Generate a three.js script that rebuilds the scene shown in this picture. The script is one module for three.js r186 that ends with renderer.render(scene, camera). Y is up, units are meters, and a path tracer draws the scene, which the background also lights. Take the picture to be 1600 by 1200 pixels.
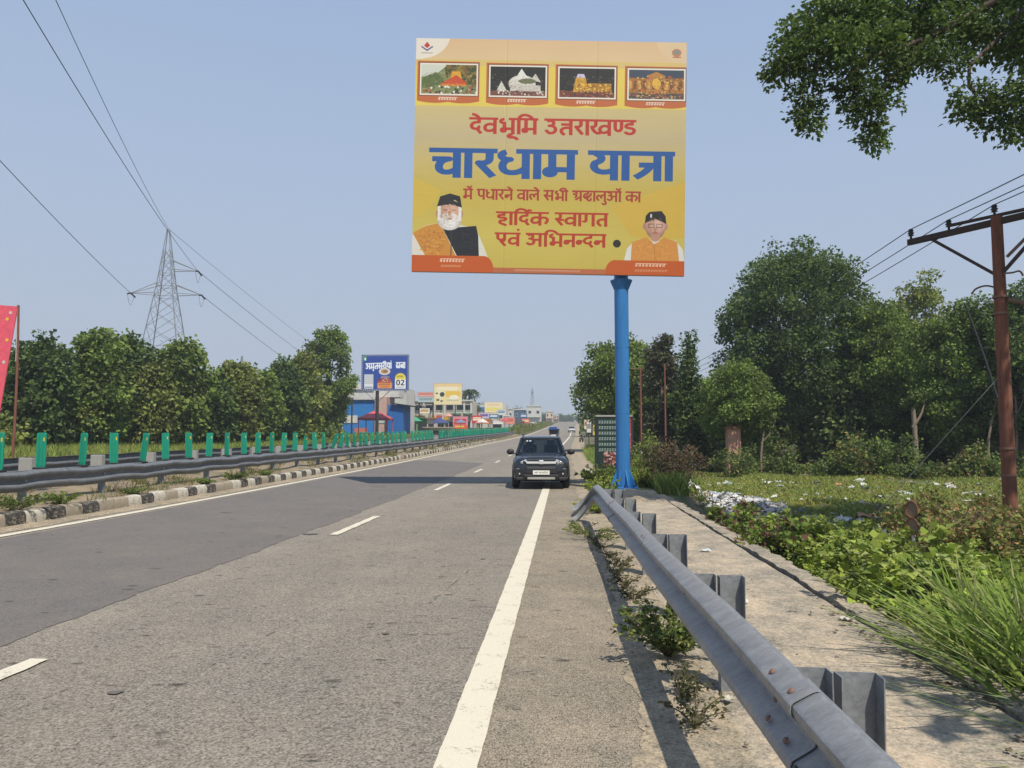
import * as THREE from 'three';
import { mergeGeometries, toCreasedNormals } from 'three/addons/utils/BufferGeometryUtils.js';
import { RoundedBoxGeometry } from 'three/addons/geometries/RoundedBoxGeometry.js';

// ---------------------------------------------------------------- camera, sky, sun, exposure
const scene = new THREE.Scene();
const camera = new THREE.PerspectiveCamera(54.7, 4 / 3, 0.1, 4000);
camera.position.set(0, 1.65, 0);
camera.rotation.order = 'YXZ';
camera.rotation.set(Math.atan(84 / 1160), Math.atan(80 / 1160), 0);

const renderer = new THREE.WebGLRenderer({ antialias: true });
renderer.toneMapping = THREE.LinearToneMapping;
renderer.toneMappingExposure = 0.94;
renderer.shadowMap.enabled = true;

{ // hazy blue sky, paler towards the horizon
  const w = 256, h = 256, d = new Float32Array(w * h * 4);
  const stops = [[-90, .50, .555, .645], [0, .50, .555, .645], [6, .475, .55, .67], [18, .43, .535, .715], [34, .345, .468, .69], [60, .215, .335, .575], [90, .15, .25, .48]];
  for (let y = 0; y < h; y++) {
    const el = ((y + .5) / h - .5) * 180;
    let k = 0; while (k < stops.length - 2 && el > stops[k + 1][0]) k++;
    const a = stops[k], b = stops[k + 1], t = Math.min(1, Math.max(0, (el - a[0]) / (b[0] - a[0])));
    for (let x = 0; x < w; x++) {
      const i = (y * w + x) * 4;
      for (let c = 0; c < 3; c++) d[i + c] = (a[c + 1] + (b[c + 1] - a[c + 1]) * t) * 1.03;
      d[i + 3] = 1;
    }
  }
  const sky = new THREE.DataTexture(d, w, h, THREE.RGBAFormat, THREE.FloatType);
  sky.mapping = THREE.EquirectangularReflectionMapping;
  sky.magFilter = THREE.LinearFilter; sky.needsUpdate = true;
  scene.background = sky; scene.environment = sky;
}
const sun = new THREE.DirectionalLight(new THREE.Color(1, .93, .79), 5);
sun.position.set(33, 100, 55); sun.target.position.set(0, 0, -40);
sun.position.add(sun.target.position);
sun.castShadow = true; sun.shadow.mapSize.set(4096, 4096);
Object.assign(sun.shadow.camera, { left: -120, right: 120, top: 120, bottom: -120, near: 1, far: 400 });
sun.name = 'sun'; scene.add(sun, sun.target);
scene.fog = new THREE.FogExp2(0xc6cfda, 0.0006);

// ---------------------------------------------------------------- helpers
const TAU = Math.PI * 2, R = (a) => a * Math.PI / 180;
const rng = (s) => () => { s |= 0; s = s + 0x6D2B79F5 | 0; let t = Math.imul(s ^ s >>> 15, 1 | s); t = t + Math.imul(t ^ t >>> 7, 61 | t) ^ t; return ((t ^ t >>> 14) >>> 0) / 4294967296; };
const sstep = (a, b, x) => { const t = Math.min(1, Math.max(0, (x - a) / (b - a))); return t * t * (3 - 2 * t); };
const lerp = (a, b, t) => a + (b - a) * t;
const used = {};
const numbered = (n) => { const k = used[n] = (used[n] ?? -1) + 1; return k ? n + '_' + String(k).padStart(3, '0') : n; };
const V = (x, y, z) => new THREE.Vector3(x, y, z);
function table(pts) { // monotone smooth curve through the points
  const n = pts.length, m = [];
  const s = pts.slice(1).map((p, i) => (p[1] - pts[i][1]) / (p[0] - pts[i][0]));
  for (let i = 0; i < n; i++) m[i] = i === 0 ? s[0] : i === n - 1 ? s[n - 2] : s[i - 1] * s[i] <= 0 ? 0 : 2 * s[i - 1] * s[i] / (s[i - 1] + s[i]);
  return (x) => {
    if (x <= pts[0][0]) return pts[0][1];
    if (x >= pts[n - 1][0]) return pts[n - 1][1];
    let i = 0; while (x > pts[i + 1][0]) i++;
    const h = pts[i + 1][0] - pts[i][0], t = (x - pts[i][0]) / h, t2 = t * t, t3 = t2 * t;
    return (2 * t3 - 3 * t2 + 1) * pts[i][1] + (t3 - 2 * t2 + t) * h * m[i] + (3 * t2 - 2 * t3) * pts[i + 1][1] + (t3 - t2) * h * m[i + 1];
  };
}
// lie of the land along the road: D is the distance ahead (world z = -D)
const E = table([[-60, 0], [12, 0], [30, .1], [46, .25], [63, .5], [90, .97], [112, 1.32], [144, 1.95], [190, 3.1], [300, 6.3], [500, 12.4], [700, 15], [1500, 16]]);
const S = table([[-60, 0], [46, 0], [63, .12], [112, 1.1], [144, 1.8], [300, 4.4], [500, 9.5], [700, 16], [1500, 60]]);
function T(x, D) { // terrain height
  const X = x - S(D), e = E(D);
  if (X > -24 && X < 1.85) return e - .08;
  if (X <= -24) return e - .08 + .08 * sstep(-24, -26, X) + .25 * sstep(-27, -40, X);
  const start = D < 19.8 ? 2.93 : 2.93 + .9 * sstep(19.8, 24, D);
  if (D < 19.8 && X < 2.9) return e - .08;
  const edge = D < 19.8 ? -.08 : -.08 + .1 * sstep(1.85, 2.4, X);
  const field = .3 * e - .72 + .07 * Math.sin(x * .9 + D * .23) * Math.sin(D * .41 - x * .3);
  const far = sstep(66, 95, D);
  return lerp(e + edge, lerp(field, e, far), sstep(start, start + .9, X));
}
const part = (parent, name, geo, mat) => { const m = new THREE.Mesh(geo, mat); m.name = name; m.castShadow = m.receiveShadow = true; parent.add(m); return m; };
function tag(o, label, category, group) { o.userData.label = label; o.userData.category = category; if (group) o.userData.group = group; return o; }
function thing(name, label, category, x = 0, y = 0, z = 0, ry = 0, group) {
  const o = new THREE.Group(); o.name = numbered(name); o.position.set(x, y, z); o.rotation.y = ry; scene.add(o);
  return tag(o, label, category, group);
}
function single(name, label, category, geo, mat, group) { const m = part(scene, numbered(name), geo, mat); return tag(m, label, category, group); }
function structure(name, geo, mat, label) { const m = part(scene, numbered(name), geo, mat); m.userData.kind = 'structure'; m.userData.label = label; return m; }
function copy(o, x, y, z, ry = o.rotation.y) { const c = o.clone(); c.userData = { ...o.userData }; c.name = numbered(o.name.replace(/_\d{3}$/, '')); c.position.set(x, y, z); c.rotation.y = ry; scene.add(c); return c; }
const box = (w, h, d, x = 0, y = 0, z = 0) => new THREE.BoxGeometry(w, h, d).translate(x, y, z);
const rbox = (w, h, d, r, x = 0, y = 0, z = 0) => new RoundedBoxGeometry(w, h, d, 2, r).translate(x, y, z);
const cyl = (r0, r1, h, n = 12, x = 0, y = 0, z = 0) => new THREE.CylinderGeometry(r1, r0, h, n).translate(x, y + h / 2, z);
function bar(a, b, r, r2 = r, n = 6) { // round bar between two points
  const d = b.clone().sub(a), g = new THREE.CylinderGeometry(r2, r, d.length(), n);
  g.applyQuaternion(new THREE.Quaternion().setFromUnitVectors(V(0, 1, 0), d.clone().normalize()));
  const c = a.clone().add(b).multiplyScalar(.5); return g.translate(c.x, c.y, c.z);
}
function beam(a, b, w, h) { // square bar between two points
  const d = b.clone().sub(a), g = new THREE.BoxGeometry(w, h, d.length());
  g.lookAt ? g.applyMatrix4(new THREE.Matrix4().lookAt(V(0, 0, 0), d.clone().negate(), Math.abs(d.clone().normalize().y) > .98 ? V(0, 0, 1) : V(0, 1, 0))) : 0;
  const c = a.clone().add(b).multiplyScalar(.5); return g.translate(c.x, c.y, c.z);
}
const tube = (pts, r, seg = 24, n = 5) => new THREE.TubeGeometry(new THREE.CatmullRomCurve3(pts), seg, r, n, false);
const merge = (gs) => mergeGeometries(gs.map((g) => { const q = g.index ? g.toNonIndexed() : g; for (const k of Object.keys(q.attributes)) if (!['position', 'normal', 'uv'].includes(k)) q.deleteAttribute(k); return q; }));
function sagged(a, b, sag, r, n = 24) { const pts = []; for (let i = 0; i <= n; i++) { const t = i / n, p = a.clone().lerp(b, t); p.y -= sag * 4 * t * (1 - t); pts.push(p); } return tube(pts, r, n * 2, 5); }

// ---------------------------------------------------------------- textures
function noise(n, cells, seed) { // tileable smooth noise, 0..1
  const r = rng(seed), g = new Float32Array(cells * cells); for (let i = 0; i < g.length; i++) g[i] = r();
  const o = new Float32Array(n * n), ix = new Int32Array(n), fx = new Float32Array(n);
  for (let x = 0; x < n; x++) { const p = x / n * cells; ix[x] = Math.floor(p); const f = p - ix[x]; fx[x] = f * f * (3 - 2 * f); }
  for (let y = 0; y < n; y++) {
    const y0 = ix[y] % cells * cells, y1 = (ix[y] + 1) % cells * cells, ty = fx[y];
    for (let x = 0; x < n; x++) {
      const x0 = ix[x] % cells, x1 = (ix[x] + 1) % cells, tx = fx[x];
      const a = g[y0 + x0] + (g[y0 + x1] - g[y0 + x0]) * tx, b = g[y1 + x0] + (g[y1 + x1] - g[y1 + x0]) * tx;
      o[y * n + x] = a + (b - a) * ty;
    }
  }
  return o;
}
function sumNoise(n, list, seed) { const o = new Float32Array(n * n); list.forEach(([c, w], k) => { const f = noise(n, c, seed + k * 17); for (let i = 0; i < o.length; i++) o[i] += (f[i] - .5) * w; }); return o; }
const srgb = (v) => { v = Math.min(1, Math.max(0, v)); return 255 * (v <= .0031308 ? 12.92 * v : 1.055 * v ** (1 / 2.4) - .055); };
function dataTex(n, fn, color = true, m = n) { // fn(i) -> [r, g, b] linear (colour) or 0..1 (data)
  const d = new Uint8Array(n * m * 4);
  for (let i = 0; i < n * m; i++) { const c = fn(i, i % n, (i / n) | 0); for (let k = 0; k < 3; k++) d[i * 4 + k] = color ? srgb(c[k]) : Math.min(255, Math.max(0, c[k] * 255)); d[i * 4 + 3] = 255; }
  const t = new THREE.DataTexture(d, n, m); t.wrapS = t.wrapT = THREE.RepeatWrapping; t.magFilter = THREE.LinearFilter; t.minFilter = THREE.LinearMipmapLinearFilter; t.generateMipmaps = true; t.anisotropy = 8;
  if (color) t.colorSpace = THREE.SRGBColorSpace; t.needsUpdate = true; return t;
}
const per = (t, m) => { const c = t.clone(); c.repeat.set(1 / m, 1 / m); c.needsUpdate = true; return c; };
const std = (o) => new THREE.MeshStandardMaterial({ roughness: .8, ...o });
const flat = (r, g, b, o = {}) => std({ color: new THREE.Color().setRGB(r, g, b), ...o });

function asphalt(n, seed, base, contrast, flecks) {
  const big = sumNoise(n, [[5, .5], [13, .4], [37, .3]], seed), mid = sumNoise(n, [[110, .5], [260, .5]], seed + 3), fine = sumNoise(n, [[700, .6], [1024, .7]], seed + 7), r = rng(seed + 9);
  const dark = new Float32Array(n * n);
  for (let k = 0; k < flecks; k++) { // small pits and oil spots
    const cx = r() * n, cy = r() * n, a = 1.5 + r() ** 6 * 13, b = a * (.4 + r() * .6), q = .25 + r() * .5;
    for (let y = -a | 0; y <= a; y++) for (let x = -a * 2 | 0; x <= a * 2; x++) { const d = (x / a / 1.4) ** 2 + (y / b) ** 2; if (d < 1) { const i = (((cy + y) | 0) + n) % n * n + (((cx + x) | 0) + n) % n; dark[i] = Math.max(dark[i], q * (1 - d)); } }
  }
  for (let k = 0; k < flecks / 160; k++) { // hairline cracks
    let x = r() * n, y = r() * n, a = r() * TAU; const L = 30 + r() * 150;
    for (let s = 0; s < L; s++) { a += (r() - .5) * .7; x += Math.cos(a); y += Math.sin(a); if (r() < .8) dark[((y | 0) + n) % n * n + ((x | 0) + n) % n] = .55; }
  }
  const grain = new Float32Array(n * n);
  const map = dataTex(n, (i) => {
    let v = 1 + contrast * (big[i] * .2 + mid[i] * .1 + fine[i] * .85);
    const s = r(); if (s > .97) v += .4 * contrast; if (s < .03) v -= .3 * contrast;
    v *= 1 - dark[i]; grain[i] = v; const warm = 1 + big[i] * .07;
    return [base[0] * v * warm, base[1] * v, base[2] * v / warm];
  });
  return { map, bump: dataTex(n, (i) => { const g = .5 + (grain[i] - 1) * .4; return [g, g, g]; }, false) };
}
const aspA = asphalt(2048, 11, [.226, .198, .162], 1.5, 2600);
const aspB = asphalt(1024, 41, [.152, .134, .12], 1.3, 300);
const aspC = asphalt(1024, 47, [.262, .22, .165], 2.1, 700);
const earth = (n, seed, base, c) => { const a = sumNoise(n, [[4, .5], [11, .6], [31, .5], [90, .5]], seed), f = sumNoise(n, [[240, .7], [512, .9]], seed + 5); return dataTex(n, (i) => { const v = 1 + c * (a[i] * .5 + f[i] * .6), w = 1 + a[i] * .1; return [base[0] * v * w, base[1] * v, base[2] * v / w]; }); };
const concreteT = earth(1024, 61, [.325, .275, .21], 1.25), sandT = earth(1024, 71, [.335, .275, .195], 1.25);
const soilT = (() => { // turf and bare soil patches
  const n = 1024, a = sumNoise(n, [[6, .6], [17, .6], [45, .5]], 81), f = sumNoise(n, [[160, .6], [400, .8]], 83);
  return dataTex(n, (i) => { const g = sstep(-.25, .15, a[i] + f[i] * .25), v = 1 + f[i] * .7; return [lerp(.17, .066, g) * v, lerp(.135, .1, g) * v, lerp(.085, .026, g) * v]; });
})();
const paintT = (() => { const n = 1024, a = sumNoise(n, [[14, .6], [60, .6], [200, .6]], 91), f = sumNoise(n, [[400, .8], [512, .8]], 93), r = rng(5);
  return dataTex(n, (i) => { const worn = sstep(.36, .6, a[i] + f[i] * .62) * .75 + (r() < .006 ? .5 : 0), v = 1 + f[i] * .12; return [lerp(.66, .17, worn) * v, lerp(.6, .155, worn) * v, lerp(.475, .13, worn) * v]; }); })();
const galvT = (() => { const n = 512, a = sumNoise(n, [[5, .5], [17, .6], [50, .5]], 101), f = sumNoise(n, [[120, .6], [256, .5]], 103);
  return dataTex(n, (i) => { const v = 1 + a[i] * .42 + f[i] * .3, s = sstep(.34, .7, a[i] + f[i] * .25) * .6; return [lerp(.25, .3, s) * v, lerp(.27, .23, s) * v, lerp(.295, .15, s) * v]; }); })();
const rustT = (() => { const n = 512, a = sumNoise(n, [[6, .5], [19, .7], [60, .6]], 111), f = sumNoise(n, [[150, .7], [256, .5]], 113);
  return dataTex(n, (i) => { const v = 1 + a[i] * .5 + f[i] * .4; return [.19 * v, .072 * v, .045 * v]; }); })();
const grimeT = (() => { const n = 512, a = sumNoise(n, [[5, .6], [15, .6], [44, .5]], 121), f = sumNoise(n, [[130, .7]], 123);
  return dataTex(n, (i) => { const v = 1 + a[i] * .22 + f[i] * .16; return [.8 * v, .79 * v, .76 * v]; }); })();
const kerbT = (() => { const n = 512, a = sumNoise(n, [[5, .6], [15, .6], [44, .6]], 131), f = sumNoise(n, [[130, .9]], 133);
  return (base) => dataTex(n, (i) => { const worn = sstep(-.08, .42, a[i] + f[i] * .4), v = 1 + f[i] * .3; return base.map((c, k) => lerp(c, [.3, .255, .19][k], worn) * v); }); })();

const M = {
  road: std({ map: per(aspA.map, 8), bumpMap: per(aspA.bump, 8), bumpScale: .006, vertexColors: true, roughness: .92 }),
  shoulder: std({ map: per(aspC.map, 3.7), bumpMap: per(aspC.bump, 3.7), bumpScale: .008, roughness: .95 }),
  overlay: std({ map: per(aspB.map, 4.3), bumpMap: per(aspB.bump, 4.3), bumpScale: .004, roughness: .9 }),
  concrete: std({ map: per(concreteT, 4), bumpMap: per(aspB.bump, 3.1), bumpScale: .004, roughness: .95 }),
  sand: std({ map: per(sandT, 3.3), bumpMap: per(aspB.bump, 2.3), bumpScale: .008, roughness: 1 }),
  medianSoil: std({ map: per(sandT, 2.7), color: new THREE.Color().setRGB(.74, .72, .68), bumpMap: per(aspB.bump, 2.3), bumpScale: .01, roughness: 1 }),
  tar: std({ map: per(aspB.map, 1.3), color: new THREE.Color().setRGB(.85, .85, .85), roughness: .8 }),
  soil: std({ map: per(soilT, 9), roughness: 1 }),
  paint: std({ map: per(paintT, 1.7), roughness: .75 }),
  galv: std({ map: per(galvT, .9), color: new THREE.Color().setRGB(1.12, 1.06, 1), metalness: .35, roughness: .5 }),
  galvOld: std({ map: per(galvT, .9), color: new THREE.Color().setRGB(.72, .7, .68), metalness: .3, roughness: .6 }),
  armRust: flat(.075, .05, .045, { map: grimeT, roughness: .8 }),
  galvPost: std({ map: per(galvT, .5), color: new THREE.Color().setRGB(.95, .93, .9), metalness: .2, roughness: .6 }),
  galvPale: flat(.42, .42, .4, { map: grimeT, roughness: .75 }),
  rust: std({ map: per(rustT, 1.1), roughness: .85 }),
  bolt: flat(.2, .11, .075, { roughness: .7 }),
  dark: flat(.025, .026, .028, { roughness: .6 }),
  green: std({ map: grimeT, color: new THREE.Color().setRGB(.012, .36, .235), roughness: .5 }),
  yellow: flat(.8, .5, .03, { roughness: .4 }),
  bluePole: std({ map: grimeT, color: new THREE.Color().setRGB(.04, .235, .62), roughness: .42 }),
  steelGrey: flat(.25, .26, .27, { metalness: .4, roughness: .55 }),
  wire: flat(.05, .052, .06, { roughness: .7 }),
  bark: flat(.13, .1, .075, { map: grimeT, roughness: 1 }),
  barkPale: flat(.3, .24, .18, { map: grimeT, roughness: 1 }),
  glass: flat(.02, .024, .03, { roughness: .12 }),
  white: flat(.72, .71, .68, { map: grimeT }), cream: flat(.7, .62, .45, { map: grimeT }),
  kerbWhite: std({ map: kerbT([.54, .5, .42]), roughness: .9 }), kerbBlack: std({ map: kerbT([.045, .042, .04]), roughness: .9 }), kerbBare: std({ map: kerbT([.33, .28, .21]), roughness: .95 }),
};
const paint = {}; // plain painted colours, made on demand
const col = (r, g, b, o) => paint[[r, g, b, JSON.stringify(o || 0)]] ??= flat(r, g, b, { map: grimeT, ...o });
const leafMat = new THREE.MeshPhysicalMaterial({ vertexColors: true, roughness: .93, specularIntensity: .4, transmission: .36, thickness: 0, side: THREE.DoubleSide });
const grassMat = new THREE.MeshStandardMaterial({ vertexColors: true, roughness: .8, side: THREE.DoubleSide });

// ---------------------------------------------------------------- ground, roads, markings
{
  const xs = [-1200, -600, -300, -180, -120, -90, -70, -56, -46, -40, -36, -33, -30, -28, -26, -25, -24, -18, -14, -10, -6, -2, 1.8, 2.1, 2.5, 2.9, 2.96, 3.2, 3.5, 3.9, 4.4, 5, 6, 7, 8.5, 10, 12, 14, 17, 20, 24, 28, 33, 40, 50, 65, 90, 130, 200, 400, 800, 1400];
  const ds = [-80, -30, -10]; for (let d = -5; d < 40; d += 1) ds.push(d); for (let d = 40; d < 120; d += 3) ds.push(d); for (let d = 120; d < 320; d += 12) ds.push(d); for (let d = 320; d < 800; d += 40) ds.push(d); ds.push(1000, 1500, 2500);
  ds.push(19.79, 19.81); ds.sort((a, b) => a - b);
  const p = [], uv = [], idx = [];
  for (const D of ds) for (const X of xs) { const x = X + S(D); p.push(x, T(x, D), -D); uv.push(x, D); }
  for (let j = 0; j < ds.length - 1; j++) for (let i = 0; i < xs.length - 1; i++) { const a = j * xs.length + i, b = a + xs.length; idx.push(a, a + 1, b, b, a + 1, b + 1); }
  const g = new THREE.BufferGeometry(); g.setAttribute('position', new THREE.Float32BufferAttribute(p, 3)); g.setAttribute('uv', new THREE.Float32BufferAttribute(uv, 2)); g.setIndex(idx); g.computeVertexNormals();
  structure('ground', g, M.soil, 'turf and bare earth beside the highway');
}
function strip(X0, X1, D0, D1, dy, o = {}) { // sheet that follows the road; X0 / X1 may be functions of D
  const f0 = typeof X0 === 'function' ? X0 : () => X0, f1 = typeof X1 === 'function' ? X1 : () => X1;
  const nx = o.nx || 1, p = [], uv = [], c = [], idx = []; const ds = []; let D = D0;
  while (D < D1) { ds.push(D); D += o.step || Math.max(.5, Math.min(12, Math.abs(D) * .05)); } ds.push(D1);
  const hy = o.y || (() => 0);
  for (const D of ds) for (let i = 0; i <= nx; i++) { const X = lerp(f0(D), f1(D), i / nx); p.push(X + S(D), E(D) + dy + hy(X, D), -D); uv.push(X, D); if (o.color) c.push(...o.color(X, D)); }
  for (let j = 0; j < ds.length - 1; j++) for (let i = 0; i < nx; i++) { const a = j * (nx + 1) + i, b = a + nx + 1; idx.push(a, a + 1, b, b, a + 1, b + 1); }
  const g = new THREE.BufferGeometry(); g.setAttribute('position', new THREE.Float32BufferAttribute(p, 3)); g.setAttribute('uv', new THREE.Float32BufferAttribute(uv, 2)); if (o.color) g.setAttribute('color', new THREE.Float32BufferAttribute(c, 3));
  g.setIndex(idx); g.computeVertexNormals(); return g;
}
const wob = (a, f, s) => (D) => a * (Math.sin(D * f + s) * .5 + Math.sin(D * f * 2.7 + s * 2) * .3 + Math.sin(D * f * 6.1 + s * 5) * .25);
{
  const n1 = noise(256, 16, 201), n2 = noise(256, 48, 203), at = (f, x, y) => f[(((y | 0) % 256) + 256) % 256 * 256 + (((x | 0) % 256) + 256) % 256];
  // traffic polishing and stains along the lanes
  const rc = (X, D) => { const tyre = Math.exp(-(((X + 1.7) / .5) ** 2)) * .05 + Math.exp(-(((X + 3.2) / .5) ** 2)) * .05; const v = 1 + (at(n1, X * 9, D * 2) - .5) * .14 + (at(n2, X * 20, D * 5) - .5) * .1 - tyre; return [v, v, v]; };
  structure('road', strip(-9.95, .62, -20, 900, 0, { nx: 26, color: rc }), M.road, 'grey asphalt carriageway');
  const w1 = wob(.05, 1.3, 1), w2 = wob(.12, .9, 3);
  structure('shoulder', strip(-.5, (D) => .62 + w2(D * 1.1) * .8, -10, 60, .003, { nx: 3, step: .25 }), M.shoulder, 'worn dusty asphalt shoulder outside the edge line');
  structure('asphalt_overlay', strip(-9.15, (D) => -4.47 + w1(D) + w1(D * 11) * .35 + (D > 42 ? (D - 42) * -.9 : 0), -20, 45.5, .005, { nx: 4, step: .09 }), M.overlay, 'newer darker asphalt layer in the median lane');
  structure('sand_verge', strip((D) => -10.4, (D) => -9.72 + w2(D), -20, 300, .006, { nx: 2, step: .5 }), M.sand, 'gravel and sand between kerb and edge line');
  structure('sand_shoulder', strip((D) => .42 + w2(D * .7) * .9 + w1(D * 7) * .8, .97, -10, 24, .007, { nx: 4, step: .06, y: (X, D) => .012 * sstep(.4, .7, X) * (1 + Math.sin(D * 3.1 + X * 5)) }), M.sand, 'sandy strip under the guardrail');
  structure('dirt_shoulder', strip((D) => .5 + w2(D), (D) => 1.95 + w2(D + 3), 24, 400, .006, { nx: 3, step: 1 }), M.sand, 'dusty shoulder beyond the parked car');
  structure('far_carriageway', strip(-23.8, -14.6, -20, 900, 0, { nx: 3, color: () => [.95, .95, .95] }), M.road, 'opposite carriageway behind the median');
  const e = wob(.012, 7, 2), e2 = wob(.012, 8, 5);
  structure('edge_line', strip((D) => -.655 + e(D) * .35, (D) => -.435 + e2(D) * .35, -6, 300, .012, { step: .08 }), M.paint, 'cream white edge line beside the shoulder');
  structure('edge_line', strip((D) => -9.52 + e(D), (D) => -9.3 + e2(D), -6, 420, .012, { step: .3 }), M.paint, 'white edge line along the median');
  for (let k = 0; k < 26; k++) { const D = 2.45 + 10.05 * k; structure('lane_dash', strip((D) => -3.97 + e(D * 1.3), (D) => -3.82 + e2(D), D, D + 2.95, .012, { step: .15 }), M.paint, 'white lane dash'); }
  // ragged tar patches and open cracks in the near lanes
  const rr = rng(251);
  [[-4.35, 12.6, .3, .13], [-2.9, 4.75, .1, .05], [-1.5, 6.3, .06, .04], [-7.4, 16, .3, .12], [-6, 24, .5, .2], [-1.1, 10.2, .07, .04]].forEach(([X, D, q, w]) => {
    const s = new THREE.Shape(); for (let i = 0; i < 14; i++) { const t = i / 14 * TAU, k = .6 + rr() * .5; s[i ? 'lineTo' : 'moveTo'](X + Math.cos(t) * q * k * .6, D + Math.sin(t) * w * k * .8); } s.closePath();
    const g = new THREE.ShapeGeometry(s), p = g.attributes.position; for (let i = 0; i < p.count; i++) p.setXYZ(i, p.getX(i), E(p.getY(i)) + .0095, -p.getY(i)); g.computeVertexNormals(); const n = g.attributes.normal; for (let i = 0; i < n.count; i++) n.setXYZ(i, 0, 1, 0);
    structure('tar_patch', g, M.tar, 'small dark tar patch on the road');
  });
  [[-2.55, 5.2, -2.42, 7.2], [-3.35, 4.2, -3.15, 5.2], [-1.35, 7.4, -1.25, 9.4], [-1.8, 6.6, -1.1, 6.75]].forEach(([x0, d0, x1, d1]) => {
    const n = Math.ceil(Math.hypot(x1 - x0, d1 - d0) / .07), p = [], ix = []; let j = 0, run = 0;
    for (let i = 0; i <= n; i++) { const t = i / n, x = lerp(x0, x1, t) + (j += (rr() - .5) * .025) * .8, D = lerp(d0, d1, t), w = .0015 + rr() * .005, along = Math.abs(d1 - d0) > Math.abs(x1 - x0); p.push(x - (along ? w : 0), .0085, -(D - (along ? 0 : w)), x + (along ? w : 0), .0085, -(D + (along ? 0 : w))); if (i && rr() < .42) { const z = i * 2; ix.push(z - 2, z - 1, z, z, z - 1, z + 1); } }
    const g = new THREE.BufferGeometry(); g.setAttribute('position', new THREE.Float32BufferAttribute(p, 3)); g.setAttribute('normal', new THREE.Float32BufferAttribute(p.map((v, i) => i % 3 === 1 ? 1 : 0), 3)); g.setAttribute('uv', new THREE.Float32BufferAttribute(new Array(p.length / 3 * 2).fill(0).map((v, i) => p[(i >> 1) * 3 + (i & 1 ? 2 : 0)]), 2)); g.setIndex(ix);
    structure('road_crack', g, M.tar, 'broken dark crack in the asphalt');
  });
}

// ---------------------------------------------------------------- median: soil, kerb stones, guardrails, anti-glare panels
structure('median_soil', strip(-14.3, -10.4, -20, 150, .2, { nx: 10, step: 1, y: (X, D) => .22 * Math.exp(-(((X + 12.4) / 1.1) ** 2)) + .03 * Math.sin(D * 1.7 + X * 4) }), M.medianSoil, 'sandy raised soil of the median');
structure('median_soil', strip(-14.3, -10.1, 150, 700, .15, { nx: 6, y: (X, D) => .35 * Math.exp(-(((X + 12.2) / 1.4) ** 2)) }), M.soil, 'grassy raised soil of the far median');
{
  const kerb = new THREE.Group(); kerb.name = 'median_kerb'; kerb.userData = { kind: 'structure', label: 'kerb of worn black and white painted stones along the median' }; scene.add(kerb);
  const r = rng(301), shapes = [];
  for (let k = 0; k < 4; k++) { // stones with chipped, rounded edges
    const g = new THREE.BoxGeometry(.24, .3, .535, 3, 3, 6), p = g.attributes.position;
    for (let i = 0; i < p.count; i++) { const x = p.getX(i), y = p.getY(i), z = p.getZ(i); const q = (n) => Math.sin(n * 12.9 + k * 7.7 + x * 40 + y * 31 + z * 23) * .006; const top = y > .14 && x > .1 ? .03 : 0; p.setXYZ(i, x - top + q(1), y - top * .8 + q(2), z + q(3) * .5); }
    g.computeVertexNormals(); shapes.push(g);
  }
  const seq = []; for (let i = 0; i < 280; i++) seq.push(i % 2);
  for (let i = 0; i < 170; i++) {
    const D = 9 + i * .56, q = r(), m = part(kerb, 'kerb_stone', shapes[i % 4], q < .14 ? M.kerbBare : i % 2 ? M.kerbWhite : q < .22 ? M.kerbBare : M.kerbBlack);
    m.position.set(-10.42 + S(D) + (r() - .5) * .035, E(D) + .1 + (r() - .5) * .025, -D); m.rotation.set((r() - .5) * .03, (r() - .5) * .05, (r() - .5) * .05);
  }
  const rest = []; for (let i = 0; i < 95; i++) { const D = 104.5 + i * 1.12; rest.push(box(.24, .3, 1.1, -10.42 + S(D), E(D) + .1, -D)); }
  const m = part(kerb, 'kerb_run', merge(rest), M.kerbBare); m.userData.kind = 'stuff';
}
// W-shaped beam section: [towards traffic, height], swept along frames {x, y, z, sx, sz}
const wProfile = [[-.012, .31], [.0, .312], [.016, .308], [.078, .276], [.086, .266], [.087, .25], [.08, .232], [.02, .186], [.004, .17], [0, .156], [.004, .142], [.02, .13], [.078, .096], [.083, .08], [.081, .062], [.07, .046], [.034, .012], [.02, .003], [.004, 0]];
function sweep(frames, hs = 1, prof = wProfile, th = .005) {
  const loop = [...prof.map(([d, h]) => [d, h * hs]), ...prof.slice().reverse().map(([d, h]) => [d - th, h * hs])], n = loop.length, p = [], uv = [], idx = []; let len = 0;
  frames.forEach((f, j) => {
    if (j) len += Math.hypot(f.x - frames[j - 1].x, f.z - frames[j - 1].z, f.y - frames[j - 1].y);
    loop.forEach(([d, h], i) => { const lean = f.lean || 0; p.push(f.x + f.sx * (d + h * lean), f.y + h, f.z + f.sz * (d + h * lean)); uv.push(len, i * .03); });
  });
  for (let j = 0; j < frames.length - 1; j++) for (let i = 0; i < n; i++) { const a = j * n + i, b = j * n + (i + 1) % n; idx.push(a, a + n, b, b, a + n, b + n); }
  const cap = (o, flip) => { for (let i = 0; i < prof.length - 1; i++) { const q = [o + i, o + i + 1, o + n - 1 - i, o + n - 2 - i]; flip ? idx.push(q[0], q[2], q[1], q[1], q[2], q[3]) : idx.push(q[0], q[1], q[2], q[1], q[3], q[2]); } };
  cap(0, false); cap((frames.length - 1) * n, true);
  const g = new THREE.BufferGeometry(); g.setAttribute('position', new THREE.Float32BufferAttribute(p, 3)); g.setAttribute('uv', new THREE.Float32BufferAttribute(uv, 2)); g.setIndex(idx);
  return toCreasedNormals(g, .45);
}
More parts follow.
